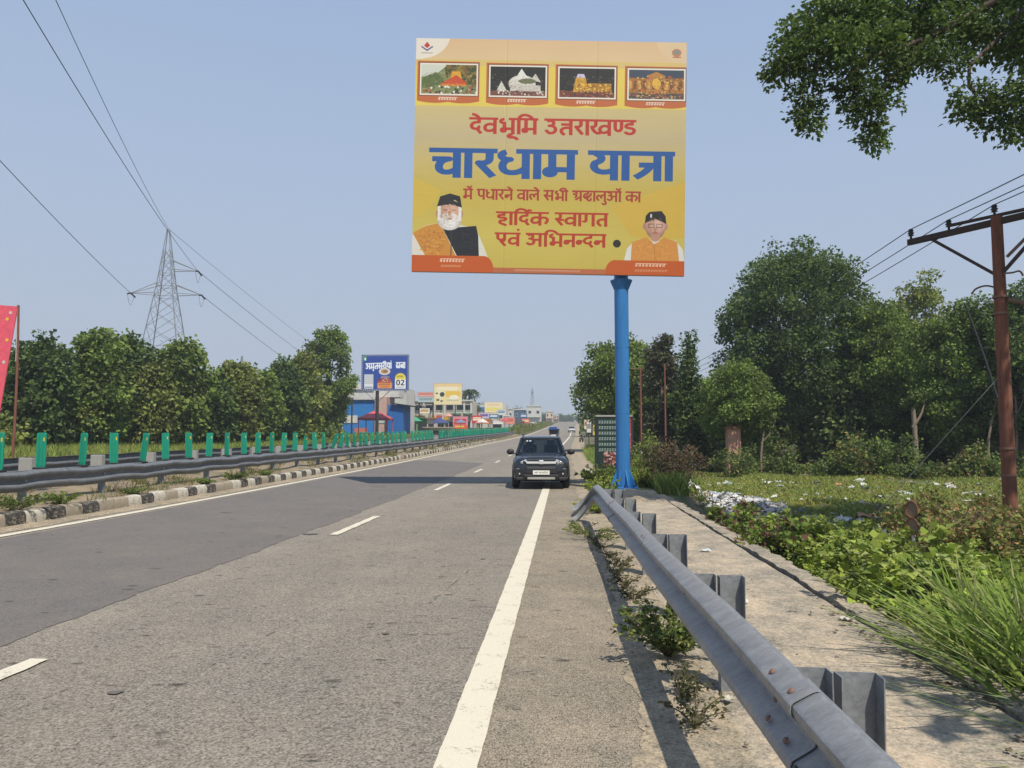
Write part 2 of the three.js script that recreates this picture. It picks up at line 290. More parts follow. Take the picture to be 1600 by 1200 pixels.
function channel(w, d, t, h) { // C-section post, web facing the traffic that comes along the road
  const s = new THREE.Shape(); s.moveTo(-w / 2, 0); s.lineTo(w / 2, 0); s.lineTo(w / 2, d); s.lineTo(w / 2 - t, d); s.lineTo(w / 2 - t, t); s.lineTo(-w / 2 + t, t); s.lineTo(-w / 2 + t, d); s.lineTo(-w / 2, d); s.closePath();
  return new THREE.ExtrudeGeometry(s, { depth: h, bevelEnabled: false }).rotateX(-Math.PI / 2);
}
{
  const r = rng(311);
  const front = thing('guardrail', 'long galvanised guardrail on the median behind the painted kerb, facing the near lanes', 'guardrail');
  const back = thing('guardrail', 'dark guardrail on the far edge of the median behind the green panels', 'guardrail');
  const postF = channel(.15, .075, .006, .72), postB = channel(.2, .08, .006, .95), block = rbox(.34, .36, .16, .012);
  const dent = wob(.05, .55, 1.2), dent2 = wob(.03, 1.9, .4);
  for (let D = -4; D < 143; D += 4.05) {
    const mk = (X, top, side, wear, hs) => { const fr = []; for (let i = 0; i <= 8; i++) { const d = D + i * .515, x = X + S(d) + side * (dent(d) + dent2(d)) * wear * (.3 + .7 * sstep(16, 30, d)); fr.push({ x, y: E(d) + top - .312 * hs + dent2(d * 1.3) * wear * .9, z: -d, sx: side, sz: 0, lean: dent2(d * .7) * 2 * wear }); } return sweep(fr, hs, wProfile, .006); };
    part(front, 'rail_beam', mk(-11.3, .95, 1, 1, 1.32), M.galvOld); part(back, 'rail_beam', mk(-13.75, 1.13, -1, .5, 1.25), M.galvOld);
  }
  for (let k = -6; k < 48; k++) {
    const D = 14.95 + k * 2.7; if (D > 143) break;
    const p = part(front, 'post', postF, M.galvPost); p.position.set(-11.36 + S(D), E(D) + .18, -D); p.rotation.z = (r() - .5) * .05;
    const q = part(back, 'post', postB, M.galvPost); q.position.set(-13.45 + S(D), E(D) + .16, -D - .25);
    const b = part(back, 'spacer_block', block, M.galvPale); b.position.set(-12.98 + S(D), E(D) + .98, -D - 2.35 + .12 * r());
    const st = part(back, 'spacer_leg', box(.09, .55, .09), M.galvPost); st.position.set(-12.98 + S(D), E(D) + .55, b.position.z);
  }
  const sup = thing('panel_support_rail', 'low steel channel that carries the row of green panels', 'support rail');
  for (let D = -3; D < 143; D += 4) {
    const a = V(-12.32 + S(D), E(D) + .86, -D), b = V(-12.32 + S(D + 4), E(D + 4) + .86, -D - 4);
    part(sup, 'channel', beam(a, b, .12, .07), M.galvPost);
    const l = part(sup, 'leg', box(.07, .62, .07), M.galvPost); l.position.set(a.x, E(D + 2) + .53, -D - 2);
  }
  // anti-glare panels
  const sh = new THREE.Shape(); { const w = .105, h = .83, c = .035; sh.moveTo(-w * .92, 0); sh.lineTo(w * .92, 0); sh.lineTo(w, .1); sh.lineTo(w, h - c); sh.quadraticCurveTo(w, h, w - c, h); sh.lineTo(-w + c, h); sh.quadraticCurveTo(-w, h, -w, h - c); sh.lineTo(-w, .1); sh.closePath(); }
  const blade = new THREE.ExtrudeGeometry(sh, { depth: .03, bevelEnabled: true, bevelSize: .008, bevelThickness: .008, bevelSegments: 2, curveSegments: 4 }).translate(0, 0, -.015);
  const rib = merge([box(.018, .7, .02, -.05, .42, .03), box(.018, .7, .02, .05, .42, .03)]), foot = rbox(.3, .05, .16, .012, 0, .0, 0), stick = box(.05, .09, .004, .065, .68, .0265);
  const proto = thing('anti_glare_panel', 'upright green plastic anti-glare panel with yellow reflector on the median barrier', 'panel', 0, 0, 0, 0, 'green anti-glare panels along the median');
  part(proto, 'blade', merge([blade, rib]), M.green); part(proto, 'foot', foot, M.dark); part(proto, 'reflector', stick, M.yellow);
  const lean = { 4: .16, 11: .05, 15: -.06, 17: .42, 18: .24, 12: .04 }, own = { 1: 'green anti-glare panel nearest the left edge of the picture', 4: 'green anti-glare panel leaning to the right, fourth from the left', 14: 'shorter green anti-glare panel before the two slanting ones', 17: 'most slanted of the green anti-glare panels', 18: 'slanted green anti-glare panel right of the most slanted one' };
  for (let k = 0, n = 0; k < 96; k++) {
    if ([31, 39, 40].includes(k)) continue;
    const D = 15.5 + 1.385 * k + (r() - .5) * .14; if (D > 143) break;
    const o = n++ ? copy(proto, 0, 0, 0) : proto; 
    o.position.set(-12.32 + S(D), E(D) + .92, -D); o.rotation.set((r() - .5) * .06, R(-8) + (r() - .5) * .7, -(lean[k] ?? (r() - .45) * .12)); if (k === 14) o.scale.y = .78; if (own[k]) { o.userData.label = own[k]; delete o.userData.group; }
  }
}

// ---------------------------------------------------------------- concrete walkway and guardrail on the right
{
  const w = wob(.012, 3, 1);
  const top = strip((D) => .95 + w(D) * 2, (D) => 2.6 + w(D * 1.7), -4, 19.7, .03, { nx: 8, step: .25, y: (X, D) => .006 * Math.sin(D * 2.1 + X * 3) - .022 * sstep(1.25, .95, X) });
  structure('concrete_walkway', top, M.concrete, 'dusty concrete slab walkway beside the guardrail');
  const side = strip((D) => 2.6 + w(D * 1.7), (D) => 2.6 + w(D * 1.7) + .001, -4, 19.7, -.12, { nx: 1, step: .25 }); structure('walkway_joint', strip(2.55, 2.75, -4, 19.7, -.07, { step: 1 }), M.dark, 'dark open joint beside the walkway');
  const edge = new THREE.Group(); edge.name = 'walkway_edging'; edge.userData = { kind: 'structure', label: 'row of rough concrete edging blocks along the walkway' }; scene.add(edge);
  const r = rng(401);
  for (let k = 0; k < 17; k++) {
    const L = 1.38, g = new THREE.BoxGeometry(.27, .8, L, 3, 2, 12), p = g.attributes.position;
    for (let i = 0; i < p.count; i++) { const x = p.getX(i), y = p.getY(i), z = p.getZ(i); const out = x > .1 ? (Math.sin(z * 9 + k * 3) * .035 + Math.sin(z * 23 + k) * .02) : 0; const in_ = x < -.1 ? Math.sin(z * 14 + k * 5) * .012 : 0; p.setXYZ(i, x + out + in_, y + (y > .3 ? Math.sin(z * 6 + x * 20 + k) * .008 - (x > .1 ? .02 : 0) : 0), z); }
    const uv = g.attributes.uv; for (let i = 0; i < uv.count; i++) uv.setXY(i, p.getX(i) + p.getY(i), p.getZ(i) + k * 1.4);
    g.computeVertexNormals();
    const m = part(edge, 'edging_block', g, M.concrete); m.position.set(2.79 + (r() - .5) * .02, -.355 + (r() - .5) * .02, 3.2 - k * 1.4 - .0); m.rotation.set((r() - .5) * .012, (r() - .5) * .015, (r() - .5) * .03);
  }
  const railX = (D) => .845 - .0158 * (D - 2), topY = (D) => .8 - .0045 * (D - 2);
  const rail = thing('guardrail', 'near galvanised guardrail in the foreground beside the concrete walkway', 'guardrail');
  const laps = [-3, 2.62, 6.7, 10.6, 14.5];
  for (let k = 0; k < 4; k++) { const a = laps[k], b = laps[k + 1] + (k < 3 ? .16 : 0), fr = []; for (let i = 0; i <= 10; i++) { const d = lerp(a, b, i / 10), o = (i < 1 ? 1 : 0) * .004 + (k % 2) * .005; fr.push({ x: railX(d) - .0 - o, y: topY(d) - .33 + (k % 2 ? .003 : 0), z: -d, sx: -1, sz: 0, lean: -.04 + .03 * Math.sin(d * 1.3) }); } part(rail, 'rail_beam', sweep(fr, 1.06), M.galv); }
  { // flattened end that bends towards the lane and down to the ground
    const fr = []; for (let i = 0; i <= 14; i++) { const t = i / 14, a = t * 2.3; fr.push({ x: railX(14.5) - .3 * (1 - Math.cos(a)) - .004, y: topY(14.5) - .33 - .46 * sstep(.1, 1, t), z: -14.5 - .3 * Math.sin(a), sx: -Math.cos(a), sz: Math.sin(a), lean: -.04 }); }
    part(rail, 'end_terminal', sweep(fr, 1.06), M.galvPost);
  }
  const post = channel(.16, .08, .005, .86), spacer = channel(.15, .075, .005, .36);
  const holeM = M.dark, bolt = new THREE.SphereGeometry(.014, 10, 5, 0, TAU, 0, Math.PI / 2).scale(1, .7, 1), slot = new THREE.CapsuleGeometry(.007, .03, 3, 6).scale(1, 1, .25);
  [3.02, 5.0, 7.0, 9.05, 11.05, 13.0].forEach((D, k) => {
    const x = railX(D), p = part(rail, 'post', post, M.galvPost); p.position.set(x + .27, -.11 + (k % 3) * .008, -D); p.rotation.set(0, Math.PI + .03, (k === 0 ? .02 : .01 * (k % 2)));
    const s = part(rail, 'spacer_block', spacer, M.galvPost); s.position.set(x + .1, .41, -D + .02); s.rotation.y = Math.PI;
    part(rail, 'bolt', bolt.clone().rotateZ(Math.PI / 2).translate(x - .012, .64, -D), M.bolt);
  });
  for (const [d, row] of [[2.7, 0], [2.92, 0], [2.74, 1], [2.95, 1], [6.78, 0], [6.95, 0], [10.68, 0], [10.85, 0]]) {
    const y = topY(d) - .33 + 1.06 * (row ? .118 : .288), b = part(rail, 'bolt', bolt.clone().rotateZ(.85).translate(railX(d) - .052 - (row ? .01 : 0), y + .002, -d), M.bolt);
  }
  for (const [d, h, o] of [[2.66, .272, .07], [2.5, .11, .062], [2.58, .09, .078], [2.42, .075, .088]]) part(rail, 'slot', slot.clone().rotateX(Math.PI / 2).rotateZ(.85).translate(railX(d) - o, topY(d) - .33 + 1.06 * h + .004, -d), holeM);
}

// ---------------------------------------------------------------- blue monopole with the large hoarding
{
  const g = new THREE.SphereGeometry(1, 28, 12), p = g.attributes.position;
  for (let i = 0; i < p.count; i++) { const x = p.getX(i), y = p.getY(i), z = p.getZ(i), q = 1 + .12 * Math.sin(x * 7 + z * 5) + .07 * Math.sin(x * 17 - z * 13); p.setXYZ(i, x * q * .78, y * .2 * q, z * q * 2.1); }
  g.computeVertexNormals(); const uv = g.attributes.uv; for (let i = 0; i < uv.count; i++) uv.setXY(i, p.getX(i), p.getZ(i));
  const m = single('pole_footing', 'low sandy concrete mound round the foot of the blue pole', 'footing', g, M.sand); m.position.set(2.05, -.0, -20.6);
}

// ---------------------------------------------------------------- lettering: pen strokes of the script on the signs; head line at y = 0, foot at y = 1
const G = { // [advance, strokes, x of the stem]
  va: [.72, 'M.57 0V1M.57 .44C.4 .28 .1 .34 .1 .6C.1 .86 .42 .86 .57 .64', .57], ba: [.72, 'M.57 0V1M.57 .44C.4 .28 .1 .34 .1 .6C.1 .86 .42 .86 .57 .64M.18 .44L.52 .76', .57],
  ka: [1, 'M.52 0V1M.52 .44C.36 .28 .08 .34 .08 .6C.08 .86 .38 .84 .52 .62M.52 .46C.7 .28 .94 .36 .92 .58C.9 .72 .84 .78 .78 .84', .52],
  ma: [.78, 'M.2 0V.64H.62M.62 0V1M.2 .64C.04 .58 .02 .82 .14 .83C.24 .83 .26 .72 .2 .64', .62], bha: [.86, 'M.3 .02C.1 .02 .06 .24 .24 .26H.3V.64H.7M.7 0V1M.3 .64C.14 .58 .12 .82 .24 .83C.34 .83 .36 .72 .3 .64', .7],
  na: [.68, 'M.54 0V1M.54 .5H.22M.22 .5C.06 .44 .02 .7 .14 .72C.26 .72 .28 .6 .22 .5', .54], nh: [.36, 'M.36 .5H.22M.22 .5C.06 .44 .02 .7 .14 .72C.26 .72 .28 .6 .22 .5', .36],
  ta: [.68, 'M.54 0V1M.54 .44C.3 .38 .12 .48 .12 .66C.12 .8 .22 .88 .3 .94', .54], tta: [.72, 'M.58 0V1M.58 .3H.12M.58 .54C.32 .46 .13 .56 .13 .74C.14 .86 .22 .92 .3 .98', .58],
  ra: [.52, 'M.34 0V.26C.34 .44 .2 .46 .1 .44L.42 .94', .34], cha: [.76, 'M.62 0V1M.06 .32H.44C.16 .36 .14 .8 .38 .8C.5 .8 .58 .72 .62 .66', .62],
  dha: [.78, 'M.64 0V1M.2 .03C.02 .08 .06 .32 .28 .3C.06 .34 .04 .78 .32 .78C.48 .78 .58 .68 .64 .6', .64],
  da: [.64, 'M.46 0V.24H.36C.04 .26 .02 .68 .3 .68C.44 .68 .5 .56 .4 .5M.34 .64L.56 .98', .46], ddha: [.82, 'M.44 0V.24C.16 .2 .06 .4 .12 .58C.2 .72 .4 .7 .46 .54C.46 .44 .34 .42 .3 .52C.28 .64 .36 .74 .44 .9M.46 .54C.6 .5 .7 .3 .66 .16M.44 .9C.6 .96 .72 .8 .64 .66', .6],
  ya: [.72, 'M.58 0V1M.14 .02C.34 .1 .34 .3 .16 .36C.04 .56 .24 .84 .58 .62', .58], pa: [.7, 'M.56 0V1M.16 0V.4C.18 .7 .42 .68 .56 .56', .56],
  kha: [1.06, 'M.26 0V.24C.26 .4 .16 .44 .08 .42C.12 .66 .3 .94 .48 .8M.9 0V1M.9 .44C.74 .28 .46 .34 .46 .6C.46 .86 .76 .86 .9 .64', .9], nna: [.5, 'M.12 0V.46C.14 .74 .4 .74 .42 .46V0', .42],
  dda: [.62, 'M.42 0V.22C.2 .18 .1 .28 .14 .4C.2 .5 .52 .42 .52 .64C.5 .92 .14 .9 .1 .7', .42], dhha: [.62, 'M.38 0V.22C.08 .22 .02 .82 .34 .88C.58 .88 .58 .58 .4 .56C.28 .58 .28 .7 .36 .74', .38],
  la: [.86, 'M.72 0V1M.72 .42C.56 .24 .4 .38 .43 .62C.34 .28 .08 .34 .09 .6C.1 .76 .18 .84 .26 .88', .72], sa: [.86, 'M.3 0V.26C.3 .42 .18 .46 .08 .44L.4 .94M.22 .52H.7M.7 0V1', .7], sh: [.5, 'M.3 0V.26C.3 .42 .18 .46 .08 .44L.4 .94M.22 .52H.5', .5],
  shra: [.86, 'M.7 0V1M.14 .06C.34 0 .44 .2 .3 .3C.2 .36 .1 .3 .14 .2M.3 .3C.42 .4 .36 .58 .2 .6M.7 .52L.26 .86', .7], ha: [.68, 'M.42 0V.2H.3C.06 .22 .08 .42 .3 .42H.4C.6 .44 .54 .64 .34 .64C.14 .66 .16 .86 .34 .9L.56 1.02', .42],
  ga: [.72, 'M.2 0V.5C.2 .64 .06 .66 .05 .54M.58 0V1', .58], a: [.96, 'M.1 .14C.28 -.02 .44 .14 .36 .3C.32 .38 .2 .38 .2 .38C.44 .38 .5 .6 .38 .76C.26 .88 .1 .82 .07 .68M.42 .46H.78M.78 0V1', .78],
  e: [.7, 'M.16 0V.32C.18 .58 .5 .54 .54 .34M.54 0V.42C.54 .6 .4 .64 .34 .62L.58 .98', .54], u: [.66, 'M.12 .12C.3 .0 .48 .12 .42 .3C.38 .4 .22 .4 .22 .4C.48 .4 .58 .58 .48 .78C.36 .96 .12 .9 .08 .66', .4],
  tra: [.72, 'M.58 0V1M.58 .42H.16M.44 .42C.36 .62 .24 .76 .08 .88', .58], ja: [.9, 'M.74 0V1M.74 .44H.36C.4 .66 .2 .86 .06 .6', .74], jha: [.66, 'M.2 .1C.4 0 .5 .2 .3 .3C.5 .34 .5 .7 .2 .7L.5 .96', .4],
  aa: [.26, 'M.12 0V1', .12], ii: [.28, 'M.12 0V1M.12 0C.1 -.34 -.3 -.36 -.42 0', .12], o: [.26, 'M.12 0V1M.12 0C.06 -.16 -.06 -.26 -.22 -.28', .12], sp: [.42, '', 0], i: [.26, 'M.12 0V1M.12 0C.16 -.36 .6 -.38 .78 0', .12],
};
const GAP = { dha: .42, bha: .5, a: 0 }; // letters whose head line is open on the left
const MARK = { // marks set on the stem of the letter before
  E: 'M0 0C-.06 -.16 -.18 -.26 -.34 -.28', N: 'M.0 -.26L.02 -.26', U: 'M0 1C.14 1.04 .12 1.28 -.06 1.26C-.18 1.24 -.2 1.16 -.22 1.12', W: 'M0 1C-.26 1.0 -.26 1.22 -.08 1.2C.06 1.18 .16 1.24 .24 1.36', F: 'M0 1C-.18 1.02 -.2 1.22 .02 1.24', H: 'M0 0C.0 -.2 .16 -.26 .22 -.12',
};
function write(ctx, text, cx, y, h, color, o = {}) { // text: glyph names, marks after a dot, '_' between words; centred on cx with the head line at y
  const toks = text.split(' '), k = h * (o.sx || 1); let w = 0;
  const gap = o.gap || G.sp[0]; for (const t of toks) w += t === '_' ? gap : G[t.split('.')[0]][0];
  let x = cx - w * k / 2, word = null; ctx.strokeStyle = color; ctx.lineCap = 'butt'; ctx.lineJoin = 'round';
  const line = (x0, x1) => { ctx.lineWidth = (o.head || .155) * h; ctx.beginPath(); ctx.moveTo(x0, y); ctx.lineTo(x1, y); ctx.stroke(); };
  for (const t of toks) {
    if (t === '_') { if (word !== null) line(word, x); word = null; x += gap * k; continue; }
    const [g, ...marks] = t.split('.'), [adv, d, stem] = G[g]; if (word !== null && GAP[g]) { line(word, x); word = null; } word ??= GAP[g] ? x + GAP[g] * k : x - .02 * h;
    const draw = (d, ox) => { ctx.save(); ctx.translate(x + ox * k, y); ctx.scale(k, h); ctx.lineWidth = o.pen || .165; ctx.stroke(new Path2D(d)); ctx.restore(); };
    if (d) draw(d, 0);
    for (const m of marks) if (m === 'N') { ctx.fillStyle = color; ctx.beginPath(); ctx.arc(x + stem * k + .02 * h, y - .3 * h, .1 * h, 0, TAU); ctx.fill(); } else draw(MARK[m], stem);
    x += adv * k;
  }
  if (word !== null) line(word, x);
}
const canvasTex = (w, h, draw) => { const c = document.createElement('canvas'); c.width = w; c.height = h; const x = c.getContext('2d'); draw(x, w, h); const t = new THREE.CanvasTexture(c); t.colorSpace = THREE.SRGBColorSpace; t.anisotropy = 8; return t; };
const ell = (x, cx, cy, a, b, c) => { x.fillStyle = c; x.beginPath(); x.ellipse(cx, cy, a, b, 0, 0, TAU); x.fill(); };
const poly = (x, c, ...p) => { x.fillStyle = c; x.beginPath(); p.forEach(([a, b], i) => i ? x.lineTo(a, b) : x.moveTo(a, b)); x.closePath(); x.fill(); };
function scribble(x, cx, cy, w, h, n, c, seed) { // lettering too small to read
  const r = rng(seed); x.strokeStyle = c; x.lineWidth = h * .2; x.beginPath(); x.moveTo(cx - w / 2, cy - h / 2); x.lineTo(cx + w / 2, cy - h / 2); for (let i = 0; i < n; i++) { const a = cx - w / 2 + w * (i + .4) / n; x.moveTo(a, cy - h / 2); x.lineTo(a, cy + h / 2); x.moveTo(a, cy); x.quadraticCurveTo(a - w / n * .7, cy - h * .3 * r(), a - w / n * .3, cy + h * .4); } x.stroke();
}
const boardPrint = canvasTex(1720, 1480, (x, W, H) => { // board units: 1240 x 1080, scaled
  x.scale(W / 1240, H / 1070);
  const g = x.createLinearGradient(0, 0, 0, 1070); [[0, '#d9b68c'], [.1, '#dcc093'], [.2, '#d9bf6e'], [.29, '#cdb981'], [.42, '#c2b189'], [.52, '#c7b373'], [.66, '#c4ae50'], [.85, '#c9b75a'], [1, '#c2ae50']].forEach(([s, c]) => g.addColorStop(s, c));
  x.fillStyle = g; x.fillRect(0, 0, 1240, 1070);
  poly(x, '#e2c95a', [0, 95], [1240, 95], [1240, 310], [0, 310]); x.fillStyle = '#d8bd74'; x.fillRect(0, 95, 1240, 30);
  poly(x, '#cfae4a', [900, 760], [1240, 640], [1240, 900], [1000, 900]); poly(x, '#cdb24c', [0, 640], [130, 700], [40, 820], [0, 830]);
  // corner badges
  x.fillStyle = '#e6dccd'; x.beginPath(); x.moveTo(0, 0); x.lineTo(155, 0); x.quadraticCurveTo(128, 92, 0, 98); x.fill();
  x.fillStyle = '#dcc097'; x.beginPath(); x.moveTo(1240, 0); x.lineTo(1100, 0); x.quadraticCurveTo(1125, 92, 1240, 98); x.fill();
  x.strokeStyle = '#6c6a8e'; x.lineWidth = 7; x.beginPath(); x.moveTo(24, 38); x.lineTo(50, 56); x.lineTo(76, 38); x.stroke(); poly(x, '#c03a34', [50, 16], [64, 34], [50, 46], [36, 34]); x.fillStyle = '#a89a94'; x.fillRect(24, 66, 52, 4);
  ell(x, 1194, 48, 22, 18, '#b77f5a'); ell(x, 1194, 46, 13, 10, '#7d8c86'); x.fillStyle = '#b4614a'; x.fillRect(1176, 66, 38, 5);
  // four framed pictures of hill temples
  const frames = [[8, 104], [324, 108], [640, 110], [958, 112]];
  frames.forEach(([fx, fy], k) => {
    x.fillStyle = '#c0693a'; x.beginPath(); x.moveTo(fx, fy); x.lineTo(fx + 285, fy + 2); x.lineTo(fx + 285, fy + 184); x.quadraticCurveTo(fx + 215, fy + 202, fx + 142, fy + 188); x.quadraticCurveTo(fx + 70, fy + 202, fx, fy + 184); x.fill();
    x.fillStyle = '#7a4a26'; x.fillRect(fx + 8, fy + 6, 274, 156); x.fillStyle = '#e9e2d4'; x.fillRect(fx + 12, fy + 10, 266, 148);
    const px = fx + 19, py = fy + 17, pw = 252, ph = 134, r = rng(700 + k); x.save(); x.beginPath(); x.rect(px, py, pw, ph); x.clip();
    x.fillStyle = ['#7f8a57', '#23241f', '#20201d', '#3b4657'][k]; x.fillRect(px, py, pw, ph);
    if (k === 0) { poly(x, '#cfd2c4', [px, py], [px + 120, py], [px + 60, py + 50], [px, py + 70]); poly(x, '#5c6d3c', [px, py + 60], [px + 70, py + 35], [px + 120, py + 90], [px, py + 110]); poly(x, '#77602f', [px + 110, py], [px + pw, py], [px + pw, py + 100], [px + 130, py + 60]); for (let i = 0; i < 90; i++) ell(x, px + 110 + r() * 150, py + r() * 90, 4 + r() * 6, 4 + r() * 5, ['#4c4a26', '#8d7a35', '#3d5028'][i % 3]); poly(x, '#e0a32c', [px + 140, py + 30], [px + 178, py + 30], [px + 185, py + 66], [px + 132, py + 66]); poly(x, '#cf4f27', [px + 80, py + 92], [px + 160, py + 46], [px + 215, py + 88]); x.fillStyle = '#d9862e'; x.fillRect(px + 95, py + 88, 110, 10); for (let i = 0; i < 50; i++) ell(x, px + r() * pw, py + 98 + r() * 36, 5, 5, ['#e8e4da', '#6f5138', '#2f2f38', '#b84c36'][i % 4]); }
    if (k === 1) { ell(x, px + 145, py + 78, 62, 40, '#d8d5cc'); poly(x, '#e6e3dc', [px + 110, py + 60], [px + 142, py + 8], [px + 178, py + 60]); poly(x, '#cfcac0', [px + 184, py + 60], [px + 206, py + 30], [px + 232, py + 70]); ell(x, px + 168, py + 66, 40, 12, '#6d7152'); x.fillStyle = '#cdc7bd'; x.fillRect(px + 90, py + 84, 140, 30); poly(x, '#d4d0c7', [px + 28, py + 112], [px + 50, py + 66], [px + 76, py + 112]); x.fillStyle = '#7a4a41'; x.fillRect(px, py + 112, pw, 22); for (let i = 0; i < 40; i++) ell(x, px + 30 + r() * 220, py + 108 + r() * 22, 4, 4, ['#e9e3d9', '#b3a59a', '#55403a'][i % 3]); }
    if (k === 2) { x.fillStyle = '#6f3d33'; x.fillRect(px, py + 106, pw, 28); poly(x, '#cf9a2d', [px + 62, py + 110], [px + 74, py + 44], [px + 120, py + 44], [px + 134, py + 110]); poly(x, '#cfc2d6', [px + 76, py + 44], [px + 84, py + 26], [px + 112, py + 26], [px + 120, py + 44]); x.fillStyle = '#b07c22'; x.fillRect(px + 130, py + 68, 108, 40); for (let i = 0; i < 60; i++) ell(x, px + 64 + r() * 170, py + 72 + r() * 36, 4, 4, ['#f0cf62', '#8a5c1c', '#d99a2b'][i % 3]); for (let i = 0; i < 40; i++) ell(x, px + r() * pw, py + 104 + r() * 28, 5, 3, ['#a64735', '#3e3a37', '#c98c5a'][i % 3]); }
    if (k === 3) { x.fillStyle = '#a8702f'; x.fillRect(px, py + 38, pw, 70); poly(x, '#b87e3b', [px + 80, py + 112], [px + 84, py + 26], [px + 126, py + 8], [px + 166, py + 26], [px + 170, py + 112]); for (let i = 0; i < 12; i++) { x.fillStyle = i % 2 ? '#7a4a26' : '#d0a24c'; x.fillRect(px + i * 21, py + 50, 13, 40); } for (let i = 0; i < 110; i++) ell(x, px + r() * pw, py + 30 + r() * 90, 4, 4, ['#e0b45a', '#7c4b2a', '#c85f3a', '#59473c'][i % 4]); ell(x, px + 126, py + 62, 20, 24, '#e6b33f'); x.fillStyle = '#55463d'; x.fillRect(px, py + 112, pw, 22); for (let i = 0; i < 40; i++) ell(x, px + r() * pw, py + 116 + r() * 16, 5, 3, ['#b05239', '#8d8a80', '#d7a95a'][i % 3]); }
    for (let i = 0; i < 420; i++) { const g = r(), w = 2 + r() * 7; x.globalAlpha = .16 + r() * .2; x.fillStyle = ['#16120e', '#f2e3c0', '#7a5a38', '#3a3c3e', '#c9863c'][(g * 5) | 0]; x.fillRect(px + r() * pw, py + ph * (.25 + .75 * r()), w, 1.5 + r() * 4); } x.globalAlpha = 1;
    x.restore(); scribble(x, fx + 142, fy + 174, 86, 13, 7, '#f0e6da', 720 + k);
  });
  // lettering
  write(x, 'da.E va bha.W i ma _ u tta ra aa kha nna dda', 632, 366, 70, '#b8342a', { sx: 1.38, pen: .17, gap: .3 });
  write(x, 'cha aa ra dha aa ma _ ya aa tra aa', 632, 514, 126, '#27589c', { sx: 1.6, gap: .24, pen: .185, head: .17 });
  write(x, 'ma.E.N _ pa dha aa ra na.E _ va aa la.E _ sa bha ii _ shra ddha aa la.U a o.N _ ka aa', 634, 692, 46, '#a83a30', { sx: 1.22, pen: .17, head: .17, gap: .32 });
  write(x, 'ha aa i da.H ka _ sh va aa ga ta', 636, 794, 58, '#b23a26', { sx: 1.46, pen: .17, gap: .32 });
  write(x, 'e va.N _ a i bha na nh da na', 630, 890, 58, '#b23a26', { sx: 1.42, pen: .17, gap: .3 });
  ell(x, 932, 928, 18, 18, '#2b2a26');
  // two printed portraits: older man with white beard and shawl, younger man with glasses, both in black caps
  poly(x, '#d8d4c8', [0, 900], [60, 860], [150, 840], [290, 870], [330, 960], [345, 1000], [0, 1000]);
  poly(x, '#c98a3a', [2, 896], [60, 862], [125, 846], [200, 996], [60, 996]); for (let i = 0, r = rng(741); i < 60; i++) ell(x, 40 + r() * 130, 880 + r() * 110, 6, 4, ['#b97430', '#d79d4d', '#c4883c'][i % 3]);
  poly(x, '#25262b', [128, 852], [160, 866], [210, 866], [290, 858], [300, 900], [305, 996], [205, 996]); x.fillStyle = '#3a3c42'; x.fillRect(176, 880, 4, 116);
  ell(x, 114, 806, 9, 18, '#b58870'); ell(x, 221, 806, 9, 18, '#b98c75'); { const g = x.createRadialGradient(178, 790, 8, 167, 800, 66); g.addColorStop(0, '#ddb39b'); g.addColorStop(.55, '#c79a83'); g.addColorStop(1, '#8d6654'); ell(x, 167, 800, 52, 66, g); const b = x.createRadialGradient(172, 826, 8, 168, 838, 56); b.addColorStop(0, '#f1eeea'); b.addColorStop(.6, '#dedad5'); b.addColorStop(1, '#a9a39d'); ell(x, 168, 840, 53, 40, b); } x.fillStyle = '#e3dfda'; x.fillRect(114, 770, 14, 66); x.fillRect(208, 770, 14, 66); ell(x, 168, 818, 22, 7, '#d3cdc7'); ell(x, 168, 828, 13, 4, '#a86a5e'); x.fillStyle = '#6a4f46'; x.fillRect(140, 786, 18, 4); x.fillRect(178, 786, 18, 4); ell(x, 168, 803, 8, 11, '#bd8e78'); poly(x, '#2c2b2d', [110, 772], [124, 726], [168, 712], [214, 724], [224, 776], [168, 760]); x.strokeStyle = '#c9b98c'; x.lineWidth = 5; x.beginPath(); x.moveTo(186, 742); x.lineTo(206, 752); x.stroke();
  poly(x, '#d9d8d4', [965, 1005], [978, 950], [1010, 915], [1200, 910], [1232, 950], [1240, 1005]); poly(x, '#d18f45', [996, 1005], [1000, 920], [1066, 896], [1104, 930], [1146, 896], [1206, 916], [1216, 1005]); x.fillStyle = '#b97a36'; x.fillRect(1102, 926, 4, 79);
  ell(x, 1057, 846, 8, 16, '#b0826f'); ell(x, 1155, 846, 8, 16, '#b48774'); { const g = x.createRadialGradient(1112, 832, 8, 1106, 842, 62); g.addColorStop(0, '#dcb2a0'); g.addColorStop(.55, '#c59785'); g.addColorStop(1, '#8f6858'); ell(x, 1106, 842, 48, 62, g); } ell(x, 1106, 892, 22, 24, '#bb8c7a'); poly(x, '#272628', [1058, 832], [1062, 800], [1080, 780], [1134, 776], [1152, 800], [1156, 834], [1106, 812]); x.fillStyle = '#d5d2c9'; x.fillRect(1082, 790, 8, 16); x.strokeStyle = '#5a4b48'; x.lineWidth = 3; x.strokeRect(1074, 836, 26, 16); x.strokeRect(1112, 836, 26, 16); ell(x, 1106, 876, 13, 4, '#a4675c'); ell(x, 1106, 860, 7, 9, '#b98876');
